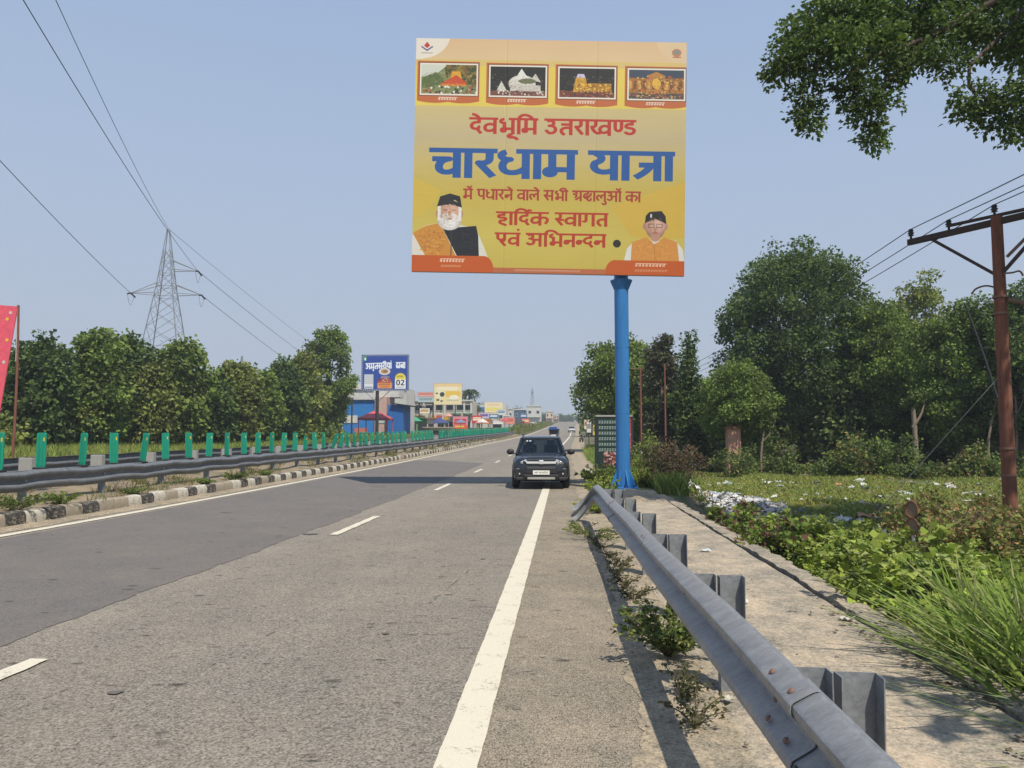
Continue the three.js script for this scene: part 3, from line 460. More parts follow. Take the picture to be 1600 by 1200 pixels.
  // printed modelling of cloth and skin in the portraits
  { const r = rng(761), dab = (cx, cy, a, b, n, cols, al) => { for (let i = 0; i < n; i++) { const t = r() * TAU, q = Math.sqrt(r()); x.globalAlpha = al * (.4 + r() * .6); ell(x, cx + Math.cos(t) * a * q, cy + Math.sin(t) * b * q, 2 + r() * 6, 2 + r() * 5, cols[(r() * cols.length) | 0]); } x.globalAlpha = 1; };
    dab(150, 800, 26, 40, 60, ['#a97c66', '#b98b74', '#8f6753'], .3); dab(190, 800, 22, 38, 50, ['#d9b19c', '#cfa38c'], .3); dab(168, 848, 46, 24, 80, ['#f2efec', '#c9c4bf', '#b5b0ac'], .35); dab(90, 930, 60, 60, 160, ['#a8672a', '#e0ad62', '#8f5322', '#d3933f'], .35); dab(255, 930, 44, 60, 90, ['#141519', '#3c3e46', '#2c2e34'], .4); dab(168, 742, 46, 22, 60, ['#1b1a1c', '#3f3c3c'], .4); dab(1090, 842, 24, 40, 50, ['#a97c69', '#9a6f5e'], .3); dab(1126, 842, 20, 36, 40, ['#dcb4a2'], .3); dab(1106, 960, 90, 44, 160, ['#b4742e', '#e2a960', '#c98a42'], .35); dab(1106, 800, 42, 20, 50, ['#171618', '#3a3736'], .4);
    for (let i = 0; i < 900; i++) { x.globalAlpha = .05; x.fillStyle = r() < .5 ? '#fff6d8' : '#7a6a30'; x.fillRect(r() * 1240, 300 + r() * 700, 8 + r() * 60, 1 + r() * 2); } x.globalAlpha = 1; }
  // orange name strips
  x.fillStyle = '#c05a24'; x.beginPath(); x.moveTo(0, 995); x.lineTo(330, 995); x.quadraticCurveTo(362, 1000, 372, 1046); x.lineTo(372, 1070); x.lineTo(0, 1070); x.fill(); x.beginPath(); x.moveTo(1240, 1003); x.lineTo(920, 1003); x.quadraticCurveTo(890, 1008, 880, 1050); x.lineTo(880, 1070); x.lineTo(1240, 1070); x.fill();
  x.fillStyle = '#b76a44'; x.fillRect(370, 1046, 512, 24); scribble(x, 186, 1018, 112, 15, 8, '#efd9c0', 731); scribble(x, 180, 1044, 92, 9, 9, '#dba77f', 732); scribble(x, 1088, 1024, 140, 14, 9, '#efd9c0', 733); scribble(x, 1090, 1050, 150, 9, 12, '#dba77f', 734); scribble(x, 620, 1058, 300, 7, 24, '#dcb39a', 735);
});
const vinylBump = (() => { const n = 512, a = sumNoise(n, [[4, .5], [9, .4], [23, .12]], 771); return dataTex(n, (i, x, y) => { const seam = Math.abs(x - 171) < 1.5 || Math.abs(x - 342) < 1.5 ? .2 : 0, v = .5 + a[i] * .5 - seam; return [v, v, v]; }, false); })(); // slack vinyl with two welded seams
{
  const pole = thing('hoarding', 'huge yellow hoarding with blue and red script on a blue steel pole', 'hoarding', 1.8, 0, -22.75);
  const pr = .215;
  const shaft = part(pole, 'pole', new THREE.CylinderGeometry(pr, pr, 9.6, 32).translate(0, 4.95, 0), M.bluePole);
  part(pole, 'base_plate', cyl(.46, .46, .05, 24, 0, .12, 0), M.bluePole);
  for (let k = 0; k < 8; k++) { const s = new THREE.Shape(); s.moveTo(pr - .02, 0); s.lineTo(.42, 0); s.lineTo(.4, .06); s.lineTo(pr - .02, .55); s.closePath(); part(pole, 'gusset', new THREE.ExtrudeGeometry(s, { depth: .02, bevelEnabled: false }).translate(0, .17, -.01).rotateY(k / 8 * TAU + .3), M.bluePole); const b = part(pole, 'anchor_bolt', cyl(.018, .018, .09, 6, .41 * Math.cos(k / 8 * TAU), .16, .41 * Math.sin(k / 8 * TAU)), M.dark); }
  for (const y of [2.4, 4.4]) part(pole, 'weld_ring', new THREE.TorusGeometry(pr, .008, 6, 32).rotateX(Math.PI / 2).translate(0, y, 0), M.bluePole);
  part(pole, 'bracket', new THREE.CylinderGeometry(.34, pr, .3, 24, 1, true).translate(0, 6.32, 0), M.bluePole);
  const board = new THREE.Group(); board.name = 'board'; pole.add(board);
  board.position.set(-.37 - 1.8, 10.17, 22.75 - 22.02); board.rotation.order = 'YXZ'; board.rotation.set(R(2.6), Math.atan(80 / 1160), R(-1.0));
  const w = 8.26, h = 7.16;
  part(board, 'frame', rbox(w, h, .12, .02, 0, 0, -.07), M.steelGrey);
  part(board, 'printed_face', new THREE.PlaneGeometry(w - .01, h - .01).translate(0, 0, .003), std({ map: boardPrint, bumpMap: vinylBump, bumpScale: .03, roughness: .5 }));
  for (const y of [-3.2, -1.1, 1.1, 3.2]) part(board, 'truss_bar', box(w - .2, .1, .1, 0, y, -.19), M.bluePole);
  for (const x of [-3.6, -1.6, .4, 2.2, 3.8]) part(board, 'truss_bar', box(.1, h - .3, .1, x, 0, -.3), M.bluePole);
}

// ---------------------------------------------------------------- plants
function leaves(r, spots, o) { // spots: [x, y, z, outX, outY, outZ, tone]; a spray of folded leaves at each
  const per = o.per || 7, s = o.size, n = spots.length * per, P = new Float32Array(n * 12), Nn = new Float32Array(n * 12), C = new Float32Array(n * 12), I = new Uint32Array(n * 6);
  const a = V(), b = V(), c = V(), nn = V(); let k = 0;
  for (const q of spots) for (let j = 0; j < per; j++) {
    const sz = s * (.55 + r() * .8), jx = o.jit || s * 1.6;
    a.set(q[3] + (r() - .5) * 1.7, q[4] * .7 + (r() - .5) * 1.5 + (o.lift || 0), q[5] + (r() - .5) * 1.7).normalize(); // along the leaf
    b.set(r() - .5, r() - .5, r() - .5).addScaledVector(V(0, 1, 0), o.flatness ?? .35).cross(a).normalize(); // across it
    nn.crossVectors(a, b).normalize(); if (nn.y < 0) { nn.negate(); b.negate(); }
    const bx = q[0] + (r() - .5) * jx * 2, by = q[1] + (r() - .5) * jx * 1.6, bz = q[2] + (r() - .5) * jx * 2, w = sz * (o.wide || .42), f = sz * .14;
    const v = [[bx, by, bz], [bx + a.x * sz * .45 + b.x * w + nn.x * f, by + a.y * sz * .45 + b.y * w + nn.y * f, bz + a.z * sz * .45 + b.z * w + nn.z * f], [bx + a.x * sz, by + a.y * sz - sz * .12, bz + a.z * sz], [bx + a.x * sz * .45 - b.x * w + nn.x * f, by + a.y * sz * .45 - b.y * w + nn.y * f, bz + a.z * sz * .45 - b.z * w + nn.z * f]];
    const p = o.cols[(r() * o.cols.length) | 0], t = (.75 + r() * .5) * q[6];
    for (let i = 0; i < 4; i++) { const u = (k * 4 + i) * 3; P.set(v[i], u); Nn[u] = nn.x; Nn[u + 1] = nn.y; Nn[u + 2] = nn.z; C[u] = p[0] * t; C[u + 1] = p[1] * t; C[u + 2] = p[2] * t; }
    const z = k * 4; I.set([z, z + 2, z + 1, z, z + 3, z + 2], k * 6); k++;
  }
  const g = new THREE.BufferGeometry(); g.setAttribute('position', new THREE.BufferAttribute(P, 3)); g.setAttribute('normal', new THREE.BufferAttribute(Nn, 3)); g.setAttribute('color', new THREE.BufferAttribute(C, 3)); g.setIndex(new THREE.BufferAttribute(I, 1)); return g;
}
function blobSpots(r, blobs, n, inner = .45) { // points through lumpy volumes, most near their skins
  const sum = blobs.reduce((s, b) => s + b[3] ** 2, 0), out = [];
  for (const b of blobs) { const m = Math.max(4, Math.round(n * b[3] ** 2 / sum)), tone = .72 + r() * .56; for (let i = 0; i < m; i++) { const z = r() * 2 - 1, a = r() * TAU, q = Math.sqrt(1 - z * z), f = 1 - inner * r() ** 1.6, x = q * Math.cos(a), y = z, w = q * Math.sin(a); out.push([b[0] + x * b[3] * f, b[1] + y * b[3] * f * (b[4] || .85), b[2] + w * b[3] * f, x, y, w, tone * (.9 + r() * .2)]); } }
  return out;
}
function crownBlobs(r, w, y0, y1, n, size = .34, shape = 1) { // lumps set over an egg-shaped crown
  const out = [], h = (y1 - y0) / 2, cy = (y0 + y1) / 2;
  for (let i = 0; i < n; i++) { const t = (i + .5) / n, z = 1 - 2 * t, a = i * 2.39996 + r() * .9, q = Math.sqrt(1 - z * z), f = .6 + r() * .45, s = Math.min(w, h) * size * (.5 + r() * .8); const neck = z < 0 ? shape : 1; out.push([Math.cos(a) * q * (w - s * .6) * f * neck, cy + z * (h - s * .6) * (.82 + r() * .2), Math.sin(a) * q * (w - s * .6) * f * neck, s, .5 + r() * .3]); if (i % 3 === 0) { const k = .96 + r() * .12, e = s * (.34 + r() * .25); out.push([Math.cos(a + .3) * q * w * k * .93 * neck, cy + z * h * (.88 + r() * .1) + (z > .3 ? e * .5 : 0), Math.sin(a + .3) * q * w * k * .93 * neck, e, .8]); } }
  return out;
}
function trunkGeo(r, h, r0, r1, bend = .4) { const pts = []; for (let i = 0; i <= 5; i++) pts.push(V((r() - .5) * bend * i / 5, -.3 + (h + .3) * i / 5, (r() - .5) * bend * i / 5)); return taper(pts, r0, r1, 8); }
function taper(pts, r0, r1, n = 6) { const c = new THREE.CatmullRomCurve3(pts), seg = Math.max(4, pts.length * 2), g = new THREE.TubeGeometry(c, seg, 1, n, false), p = g.attributes.position; for (let i = 0; i <= seg; i++) { const o = c.getPointAt(i / seg), q = lerp(r0, r1, i / seg); for (let j = 0; j <= n; j++) { const k = i * (n + 1) + j; p.setXYZ(k, o.x + (p.getX(k) - o.x) * q, o.y + (p.getY(k) - o.y) * q, o.z + (p.getZ(k) - o.z) * q); } } return g; }
const greens = { mid: [[.17, .24, .042], [.145, .22, .042], [.205, .265, .055]], dark: [[.105, .165, .036], [.125, .185, .04], [.088, .14, .034]], olive: [[.215, .25, .052], [.18, .23, .048], [.25, .28, .07]], fresh: [[.284, .362, .051], [.234, .327, .051], [.341, .398, .078]], deep: [[.085, .13, .034], [.105, .15, .04], [.13, .18, .045]], dry: [[.341, .213, .085], [.284, .177, .078], [.213, .213, .06]], weed: [[.185, .248, .054], [.213, .27, .068], [.256, .256, .085]] };
function tree(name, label, x, D, o, group) { // o: top, w, y0, lumps, n, size, cols, trunk
  const r = rng(o.seed), y = T(x, D), t = thing(name, label, 'tree', x, y, -D, 0, group), top = o.top - y;
  part(t, 'trunk', trunkGeo(r, top * .62, o.tr || .18 + top * .012, .07, o.bend ?? .5), o.bark || M.bark);
  const blobs = o.blobs ? o.blobs(r, top) : crownBlobs(r, o.w, o.y0 ?? 1.2, top * 1.0, o.lumps || 34, o.lump || .34, o.shape ?? 1);
  const limbs = Math.min(o.limbs ?? 5, blobs.length); for (let i = 0; i < limbs; i++) { const b = blobs[(i * 7 + 3) % blobs.length], y0 = top * (.2 + .07 * i); part(t, 'limb', taper([V(0, y0, 0), V(b[0] * .4, lerp(y0, b[1], .55), b[2] * .4), V(b[0], b[1], b[2])], .08 + top * .004, .02), o.bark || M.bark); }
  part(t, 'crown', leaves(r, blobSpots(r, blobs, o.n || 1300, o.inner), { size: o.size || .3, per: o.per || 7, cols: o.cols || greens.mid, wide: o.wide }), leafMat);
  return t;
}
// belt of trees beyond the far carriageway
const beltG = 'rear trees of the belt beyond the far carriageway';
const beltL = ['belt tree cut off by the left edge behind the red banner', 'belt tree directly behind the dark post of the red banner', 'peaked belt tree just right of the red banner', 'lower belt tree between the peaked one and the two high tops', 'left one of the two high tops left of the pylon', 'right one of the two high tops left of the pylon', 'belt tree below the left legs of the pylon', 'belt tree below the right legs of the pylon', 'olive tree with a brown dead patch in the green belt', 'belt tree just right of the small distant pylon', 'low belt tree in the dip right of the small pylon', 'belt tree next to the bushy one at the road end', 'bushy tree at the road end of the green belt beside the tall one'];
[[-40.7, 48, 7.1], [-40, 51, 6.7], [-37.1, 50, 8.4], [-36.8, 53, 7.2], [-35.2, 54, 9.2], [-35.5, 58, 10], [-33, 58, 8], [-31.9, 60, 9.4], [-30.8, 63, 7.5], [-29.8, 66, 8.4], [-29.3, 70, 8.1], [-28.5, 74, 8.9], [-28.6, 80, 10.9],
 [-43, 60, 8.4], [-41, 64, 8.8], [-39, 68, 9], [-37, 73, 9], [-35, 80, 9.4], [-34, 86, 10], [-46, 48, 7.4], [-33, 92, 10.5]].forEach(([x, D, top], i) => {
  const dry = i === 8;
  tree('belt_tree', beltL[i] || 'rear-rank tree of the green belt, seen only between the front crowns', x, D, { top: i > 12 ? top - 2.9 : top + [.2, 0, .5, -.5, .5, .4, -.3, .5, -.2, .3, -.1, .4, .3][i], w: i < 13 ? [2.2, 1.9, 2.3, 2, 2.2, 2.5, 1.9, 2.4, 1.8, 2.1, 1.9, 2.2, 2.3][i] : 3.6, y0: .1, lumps: i < 13 ? 38 : 34, lump: i < 13 ? .3 : .36, n: i < 13 ? 1500 : 900, size: i < 13 ? .34 : .36, cols: [greens.olive, greens.mid, greens.dark][i % 3], seed: 900 + i, shape: 1.1 }, i < 13 ? undefined : beltG);
  if (dry) { const r = rng(77), t = scene.children[scene.children.length - 1]; const m = part(t, 'dead_foliage', leaves(r, blobSpots(r, [[-.5, 5.2, 1.9, .8], [.1, 4.3, 2.1, .6]], 90), { size: .35, cols: [[.26, .14, .07], [.3, .18, .09]] }), leafMat); m.userData.label = 'brown dead leaves'; }
});
for (let i = 0; i < 16; i++) { const r = rng(870 + i), D = 46 + i * 2.6, x = -38.5 + i * .75 + r() * 1.5, y = T(x, D), h = 1.2 + r() * 1.6, t = thing('belt_shrub', 'low shrub at the grassy foot of the green belt', 'shrub', x, y, -D, 0, 'shrubs at the foot of the belt'); part(t, 'foliage', leaves(r, blobSpots(r, crownBlobs(r, 1.3 + r() * .6, 0, h, 9, .5), 150), { size: .3, per: 6, cols: [greens.olive, greens.fresh, greens.mid][i % 3] }), leafMat); }
tree('tall_tree', 'tall slim tree standing out at the right end of the green belt', -28.3, 88, { top: 15.2, w: 3, y0: 2, lumps: 34, lump: .34, n: 2300, size: .3, cols: greens.mid, seed: 930 });
tree('belt_tree', 'round tree in front of the yellow banner at the blue shed', -33.6, 96, { top: 8.2, w: 3.2, y0: .4, lumps: 30, n: 1000, size: .4, cols: greens.mid, seed: 931 });
tree('belt_tree', 'low tree hiding the left corner of the blue shed', -31.6, 92, { top: 6, w: 2.4, y0: .3, lumps: 24, n: 800, size: .36, cols: greens.olive, seed: 932 });
// trees on the right
tree('spreading_tree', 'broad dark green tree behind the blue pole', 5.0, 62, { top: 11.3, tr: .3, bark: M.bark, seed: 940, size: .22, n: 3800, cols: greens.mid, limbs: 8, blobs: (r) => { const b = crownBlobs(r, 3.9, 3.2, 10.6, 50, .3); b.push([-3.2, 5.2, .3, .8], [-2.8, 4.3, .2, .6], [-3.5, 6.2, 0, .7], [-1.6, 3.4, .4, .8], [2.6, 4, 0, 1.1], [1.6, 2.6, .5, 1]); return b; } });
tree('creeper_tree', 'dusty brown creeper-hung tree between the poles', 7.2, 55, { top: 9.2, w: 1.35, y0: 1, lump: .42, n: 1100, size: .24, cols: [[.1, .1, .05], [.075, .1, .04], [.12, .11, .065]], seed: 941, lumps: 20, bark: M.barkPale });
tree('creeper_column', 'narrow column-shaped tree draped in creeper', 8.7, 52, { top: 9.6, w: 1.2, n: 1500, size: .22, cols: greens.dark, seed: 942, blobs: (r) => { const b = []; for (let i = 0; i < 30; i++) { const t = i / 30; b.push([(r() - .5) * 1.1 * (1.1 - t), .5 + t * 9.2, (r() - .5) * 1.1 * (1.1 - t), .72 * (1.08 - t * .8)]); } b.push([-.9, 5, 0, .42], [.85, 5.6, 0, .4], [.8, 3.6, .2, .6]); return b; } });
tree('round_tree', 'small round bright tree left of the big dark tree', 11.1, 48, { top: 6.5, w: 2.5, y0: 1.9, lumps: 38, lump: .3, n: 2300, size: .17, cols: greens.mid, seed: 943, bark: M.barkPale });
tree('big_tree', 'biggest tree, dense and dark, in the middle of the right grove', 18.7, 60, { top: 17.3, w: 6.2, y0: 2.2, lumps: 120, lump: .24, n: 9500, size: .23, cols: greens.dark, seed: 944, tr: .45, limbs: 9, shape: 1.05 });
tree('grove_tree', 'leafy tree hugging the right flank of the biggest tree', 23.2, 56, { top: 11.9, w: 3.6, y0: 1.4, lumps: 50, lump: .27, n: 3400, size: .21, cols: greens.mid, seed: 945 });
tree('grove_tree', 'pale airy tree with sky showing through its crown', 28.1, 60, { top: 14.2, w: 2.9, y0: 5.2, lumps: 22, lump: .36, n: 1500, size: .22, cols: greens.olive, seed: 946, tr: .2, bark: M.barkPale });
tree('grove_tree', 'leafy tree just left of the rusty pole', 25.6, 50, { top: 10.4, w: 3.2, y0: 1.4, lumps: 44, lump: .29, n: 2800, size: .2, cols: greens.mid, seed: 947, bark: M.barkPale });
tree('grove_tree', 'dark tree directly behind the rusty pole', 28.2, 48, { top: 11.3, w: 3.2, y0: 1.6, lumps: 44, lump: .29, n: 2700, size: .2, cols: greens.dark, seed: 948 });
tree('grove_tree', 'tree at the right edge beyond the rusty pole', 31.5, 46, { top: 11.4, w: 3.6, y0: 1.2, lumps: 44, lump: .3, n: 2200, size: .22, cols: greens.mid, seed: 949 });
[[27, 74, 10.2], [21, 76, 10], [14.5, 72, 7.5], [33, 70, 12.5], [39, 66, 12], [9, 76, 6.5], [36, 52, 9.5], [24, 64, 9], [17, 66, 8], [29, 66, 10.5], [20.5, 57, 6], [26.5, 56, 7.5], [31, 54, 8.5], [14.5, 60, 6.5]].forEach(([x, D, top], i) => tree('back_tree', 'shadowy tree in the rear rank of the right grove', x, D, { top, w: i > 6 ? 3 : 4.2, y0: .0, lumps: 34, lump: .4, n: 1000, size: .36, cols: greens.deep, seed: 955 + i }, 'rear trees of the right grove'));
{ // bare thin trunks under the grove
  const spots = [[22.2, 49, 4.2, .22, 'stout bare trunk at the edge of the grove'], [26.1, 47.5, 4.6, .1, 'thin leaning trunk left of the rusty pole'], [27.2, 47, 4.8, .09, 'thin trunk nearest the rusty pole'], [12.2, 47, 2.8, .09, 'pale thin trunk under the small round tree']];
  spots.forEach(([x, D, h, q, label], i) => { const r = rng(990 + i), y = T(x, D), t = thing('bare_trunk', label, 'tree', x, y, -D); part(t, 'trunk', taper([V(0, -.2, 0), V((r() - .5) * .4, h * .4, 0), V((r() - .5) * .9, h, (r() - .5) * .4)], q, q * .6, 8), M.barkPale); part(t, 'twig', taper([V(0, h * .7, 0), V(.5, h * .9, .1), V(.9, h * 1.2, 0)], q * .5, .02), M.barkPale); });
  const t = thing('dead_snag', 'dark broken branch sticking up from the trees beside the rusty pole', 'branch', 20.5, T(20.5, 40), -40); part(t, 'stem', taper([V(1.9, 4.4, 0), V(1.5, 6, 0), V(1.1, 7.4, 0), V(.5, 9.35, 0)], .07, .045), M.dark); part(t, 'twig', taper([V(.6, 9.1, 0), V(.9, 9.2, 0), V(1.4, 9.6, 0)], .02, .01), M.bark);
}
// undergrowth at the foot of the grove
for (let i = 0; i < 34; i++) { const r = rng(1000 + i), x = 9 + i * .72 + r() * 1.6, D = 50 - r() ** 1.5 * 7, y = T(x, D), h = .5 + r() ** 2 * 2.6; const t = thing('shrub', 'scrubby shrub in the undergrowth at the foot of the right grove', 'shrub', x, y, -D, 0, 'undergrowth of the right grove'); part(t, 'foliage', leaves(r, blobSpots(r, crownBlobs(r, .7 + r() * .9, -.2, h, 9, .45), 210, .9), { size: .18, per: 5, jit: .32, lift: .3, cols: [greens.dark.concat([greens.dry[2]]), greens.olive.concat(greens.deep, [greens.dry[1]]), greens.mid.concat(greens.deep)][i % 3] }), leafMat); part(t, 'stem', taper([V(0, -.1, 0), V(.1, h * .4, 0), V(0, h * .7, 0)], .04, .02), M.bark); }
// overhanging tree, trunk out of the picture on the right
{
  const x0 = 13, D0 = 12, y0 = T(x0, D0), t = thing('overhanging_tree', 'dark leafy boughs of a roadside tree hanging into the top right corner', 'tree', x0, y0, -D0), r = rng(1100);
  const L = (x, y, D) => V(x - x0, y - y0, -(D - D0));
  part(t, 'trunk', taper([V(0, -.4, 0), V(.2, 3, 0), V(-.1, 6, -.3), V(-.2, 9, -.8), V(.2, 13, -1.6)], .42, .12, 10), M.bark);
  const blobs = []; const add = (x, y, D, s, f = .8) => blobs.push([x - x0, y - y0, -(D - D0), s, f]);
  const far = (x, y, D) => [x * 1.36, 1.65 + (y - 1.65) * 1.36, D * 1.36];
  // sprays along the near edge of the crown: x, height, distance, radius
  [[3.35, 7.25, 11, .34], [3.2, 7.1, 11.1, .2], [3.7, 7.35, 11, .42], [3.55, 7.75, 11.2, .35], [3.9, 7.9, 11.4, .5], [4.1, 7.4, 10.8, .42], [4.3, 8.2, 11.3, .6], [3.65, 6.75, 11, .3], [3.62, 6.45, 11, .24], [3.68, 6.25, 11, .2], [4.25, 6.95, 11, .34], [4.4, 6.65, 10.9, .36], [4.45, 6.35, 10.9, .28], [4.55, 6.05, 10.9, .22], [4.62, 5.92, 10.9, .14], [4.75, 6.55, 10.9, .2], [4.9, 7.05, 11, .3], [5.2, 7.25, 11, .34], [5.6, 7.05, 10.8, .3], [4.7, 7.5, 11, .42], [4.8, 8.0, 11.5, .6], [5.3, 7.8, 11.5, .5], [5.8, 7.7, 11.2, .5], [6.3, 7.6, 11, .5], [6.7, 7.3, 10.8, .45], [5.9, 6.5, 10.7, .3], [6.2, 6.2, 10.7, .36], [5.75, 6.3, 10.7, .2], [6.5, 6.45, 10.6, .4], [6.4, 5.95, 10.6, .25], [6.85, 6.2, 10.6, .4], [6.9, 6.7, 10.8, .4], [7.3, 6.6, 10.6, .5], [5.5, 8.4, 11.6, .7], [6.4, 8.4, 11.6, .7], [7.3, 7.9, 11.2, .8], [4.8, 8.7, 11.8, .7]].forEach((b) => add(...far(b[0], b[1], b[2]), b[3] * 1.3));
  // the rest of the crown, above and beside the frame
  for (let i = 0; i < 60; i++) { const a = r() * TAU, q = Math.sqrt(r()) * 4.2; add(x0 + .8 + Math.cos(a) * q, 10.6 + r() * 4.4 - q * .1, D0 + 2.4 + Math.sin(a) * q * 1.05, .9 + r() * .7); }
  for (const [x, y, D, s] of [[4.3, 5.4, 1.5, .38], [4.8, 5.7, 1.3, .4], [4.0, 5.2, 2.0, .22], [5.6, 6.2, 1.9, .4], [7.2, 7, 3.6, .5]]) add(x, y, D, s);
  const fine = blobs.slice(0, 37);
  part(t, 'crown', leaves(r, blobSpots(r, fine, 4600, .8), { size: .095, per: 8, jit: .12, cols: greens.dark, wide: .36 }), leafMat);
  const up = part(t, 'crown', leaves(r, blobSpots(r, blobs.slice(37), 3000, .7), { size: .2, per: 8, cols: greens.dark }), leafMat); up.userData.label = 'upper crown';
  const bough = (pts, a, b) => part(t, 'bough', taper(pts.map((p) => L(...p)), a, b), M.bark);
  const fb = (pts, a, b) => bough(pts.map((p) => far(...p)), a * 1.3, b * 1.3);
  bough([[12.5, 7.5, 11.8], [11.2, 9.6, 13.6], far(7, 8.2, 10.6), far(5.6, 7.7, 11.2), far(4.6, 7.3, 11), far(3.7, 7.1, 11)], .18, .025);
  fb([[5.6, 7.7, 11.2], [4.9, 7.0, 11], [4.5, 6.5, 10.9], [4.6, 6, 10.9]], .05, .012); fb([[4.6, 7.3, 11], [4.05, 6.85, 11], [3.7, 6.7, 11], [3.65, 6.3, 11]], .035, .01); fb([[4.4, 6.9, 11], [4.15, 6.75, 11], [3.95, 6.6, 11]], .02, .006);
  fb([[7, 8.2, 10.6], [6.2, 7.3, 10.8], [5.8, 6.9, 10.7], [5.9, 6.5, 10.7], [6.4, 6.1, 10.6]], .05, .012); fb([[7.6, 8.1, 10], [7, 7, 10.6], [6.6, 6.5, 10.6]], .06, .02); bough([[12.4, 7.2, 11.2], [10, 7.6, 7], [7, 6.9, 3.4], [5.4, 6.1, 1.8], [4.3, 5.4, 1.6]], .13, .02); bough([[12.4, 8, 11.8], [14, 10, 13], [15, 11.4, 14.5]], .14, .04); bough([[12.4, 8.6, 11.6], [11.2, 10.4, 10.4], [10.6, 11.6, 9.6]], .12, .04);
}
// broad-leaved bushes below the walkway
{
  const protos = [];
  for (let k = 0; k < 4; k++) {
    const r = rng(1200 + k), t = thing('broadleaf_bush', 'sunlit broad-leaved bush below the edge of the walkway', 'bush', 0, 0, 0, 0, 'broad-leaved bushes below the walkway');
    part(t, 'foliage', leaves(r, blobSpots(r, crownBlobs(r, .85, .1, 1.0 + k * .08, 20, .45), 520, .6), { size: .085, per: 6, jit: .06, cols: greens.fresh.concat([[.2, .25, .05]]), wide: .46, flatness: 1.3, lift: .15 }), leafMat);
    for (let j = 0; j < 5; j++) part(t, 'stem', taper([V(0, -.1, 0), V((r() - .5) * .5, .4, (r() - .5) * .5), V((r() - .5) * 1, .85, (r() - .5) * 1)], .012, .006, 5), M.bark);
    protos.push(t);
  }
  [[3.75, 9.2], [4.3, 8.6], [4.9, 9.4], [3.9, 10.6], [4.9, 10.7], [4.5, 11.9], [5.6, 8.5], [3.65, 8.0], [4.2, 7.4], [5.0, 7.7], [5.9, 9.7], [5.7, 11.2], [6.5, 8.7], [5.9, 7.4], [6.6, 10.4], [3.75, 6.7], [4.6, 6.5], [5.2, 12.6], [3.9, 12.3]].forEach(([x, D], i) => { const o = i < 4 ? protos[i] : copy(protos[i % 4], 0, 0, 0); o.position.set(x, T(x, D) - .05, -D); o.rotation.y = i * 1.7; o.scale.setScalar((.85 + (i * 37 % 10) * .03) * (x > 4.8 && D > 8.4 ? .66 : 1)); });
  // weedy scrub between slab and rubbish
  [[3.5, 13.6, .8, 'leafy weed clump at the far end of the edging, before the rubbish'], [3.35, 15, .7, 'low weeds beside the far edging blocks'], [3.4, 11.9, .75, 'weed clump against the edging halfway along the walkway'], [3.7, 16.6, .6, 'small weed patch in front of the rubbish heap']].forEach(([x, D, h, label], i) => { const r = rng(1230 + i), t = thing('weed_clump', label, 'weed', x, T(x, D), -D); part(t, 'foliage', leaves(r, blobSpots(r, crownBlobs(r, .7, 0, h, 12, .5), 260, .7), { size: .1, per: 5, jit: .06, cols: greens.mid.concat([[.2, .1, .07]]), lift: .5 }), leafMat); });
  [[6.9, 13.4], [7.5, 14.4], [7.9, 15.2], [8.4, 15.8], [7.5, 13], [8.1, 13.9], [8.8, 14.8], [7.4, 16.2], [8.3, 12.6]].forEach(([x, D], i) => { const r = rng(1240 + i), t = thing('dry_shrub', 'brownish dry shrub in the hollow left of the rusty pole', 'shrub', x, T(x, D), -D, 0, 'brownish shrubs below the rusty pole'); part(t, 'foliage', leaves(r, blobSpots(r, crownBlobs(r, .8, 0, 1.15, 14, .5), 300, .7), { size: .1, per: 5, jit: .08, cols: greens.dry.concat(greens.weed), wide: .3, lift: .3 }), leafMat); for (let j = 0; j < 6; j++) part(t, 'stem', taper([V(0, -.1, 0), V((r() - .5) * .6, .5, (r() - .5) * .6), V((r() - .5) * 1.3, 1.1, (r() - .5) * 1.3)], .01, .005, 5), M.barkPale); });
}
function blades(r, n, o) { // arching grass blades, three segments each
  const P = [], C = [], I = [];
  for (let k = 0; k < n; k++) {
    const a = r() * TAU, q = Math.sqrt(r()) * o.spread, h = o.h * (.5 + r() * .6), lean = (o.lean || .5) * (.3 + r()), w = o.w * (.6 + r() * .7), c = o.cols[(r() * o.cols.length) | 0], s = .75 + r() * .5, b = r() * TAU, f = r() * TAU, px = Math.cos(f) * w / 2, pz = Math.sin(f) * w / 2, base = P.length / 3;
    for (let i = 0; i <= 3; i++) { const t = i / 3, bx = Math.cos(a) * q + Math.cos(b) * lean * h * t * t, bz = Math.sin(a) * q + Math.sin(b) * lean * h * t * t, by = h * (t - .35 * lean * t * t), ww = (1 - t * t * .92); P.push(bx - px * ww, by, bz - pz * ww, bx + px * ww, by, bz + pz * ww); for (let j = 0; j < 2; j++) C.push(c[0] * s, c[1] * s, c[2] * s); }
    for (let i = 0; i < 3; i++) { const z = base + i * 2; I.push(z, z + 1, z + 2, z + 1, z + 3, z + 2); }
  }
  const g = new THREE.BufferGeometry(); g.setAttribute('position', new THREE.Float32BufferAttribute(P, 3)); g.setAttribute('color', new THREE.Float32BufferAttribute(C, 3)); g.setIndex(I); g.computeVertexNormals(); return g;
}
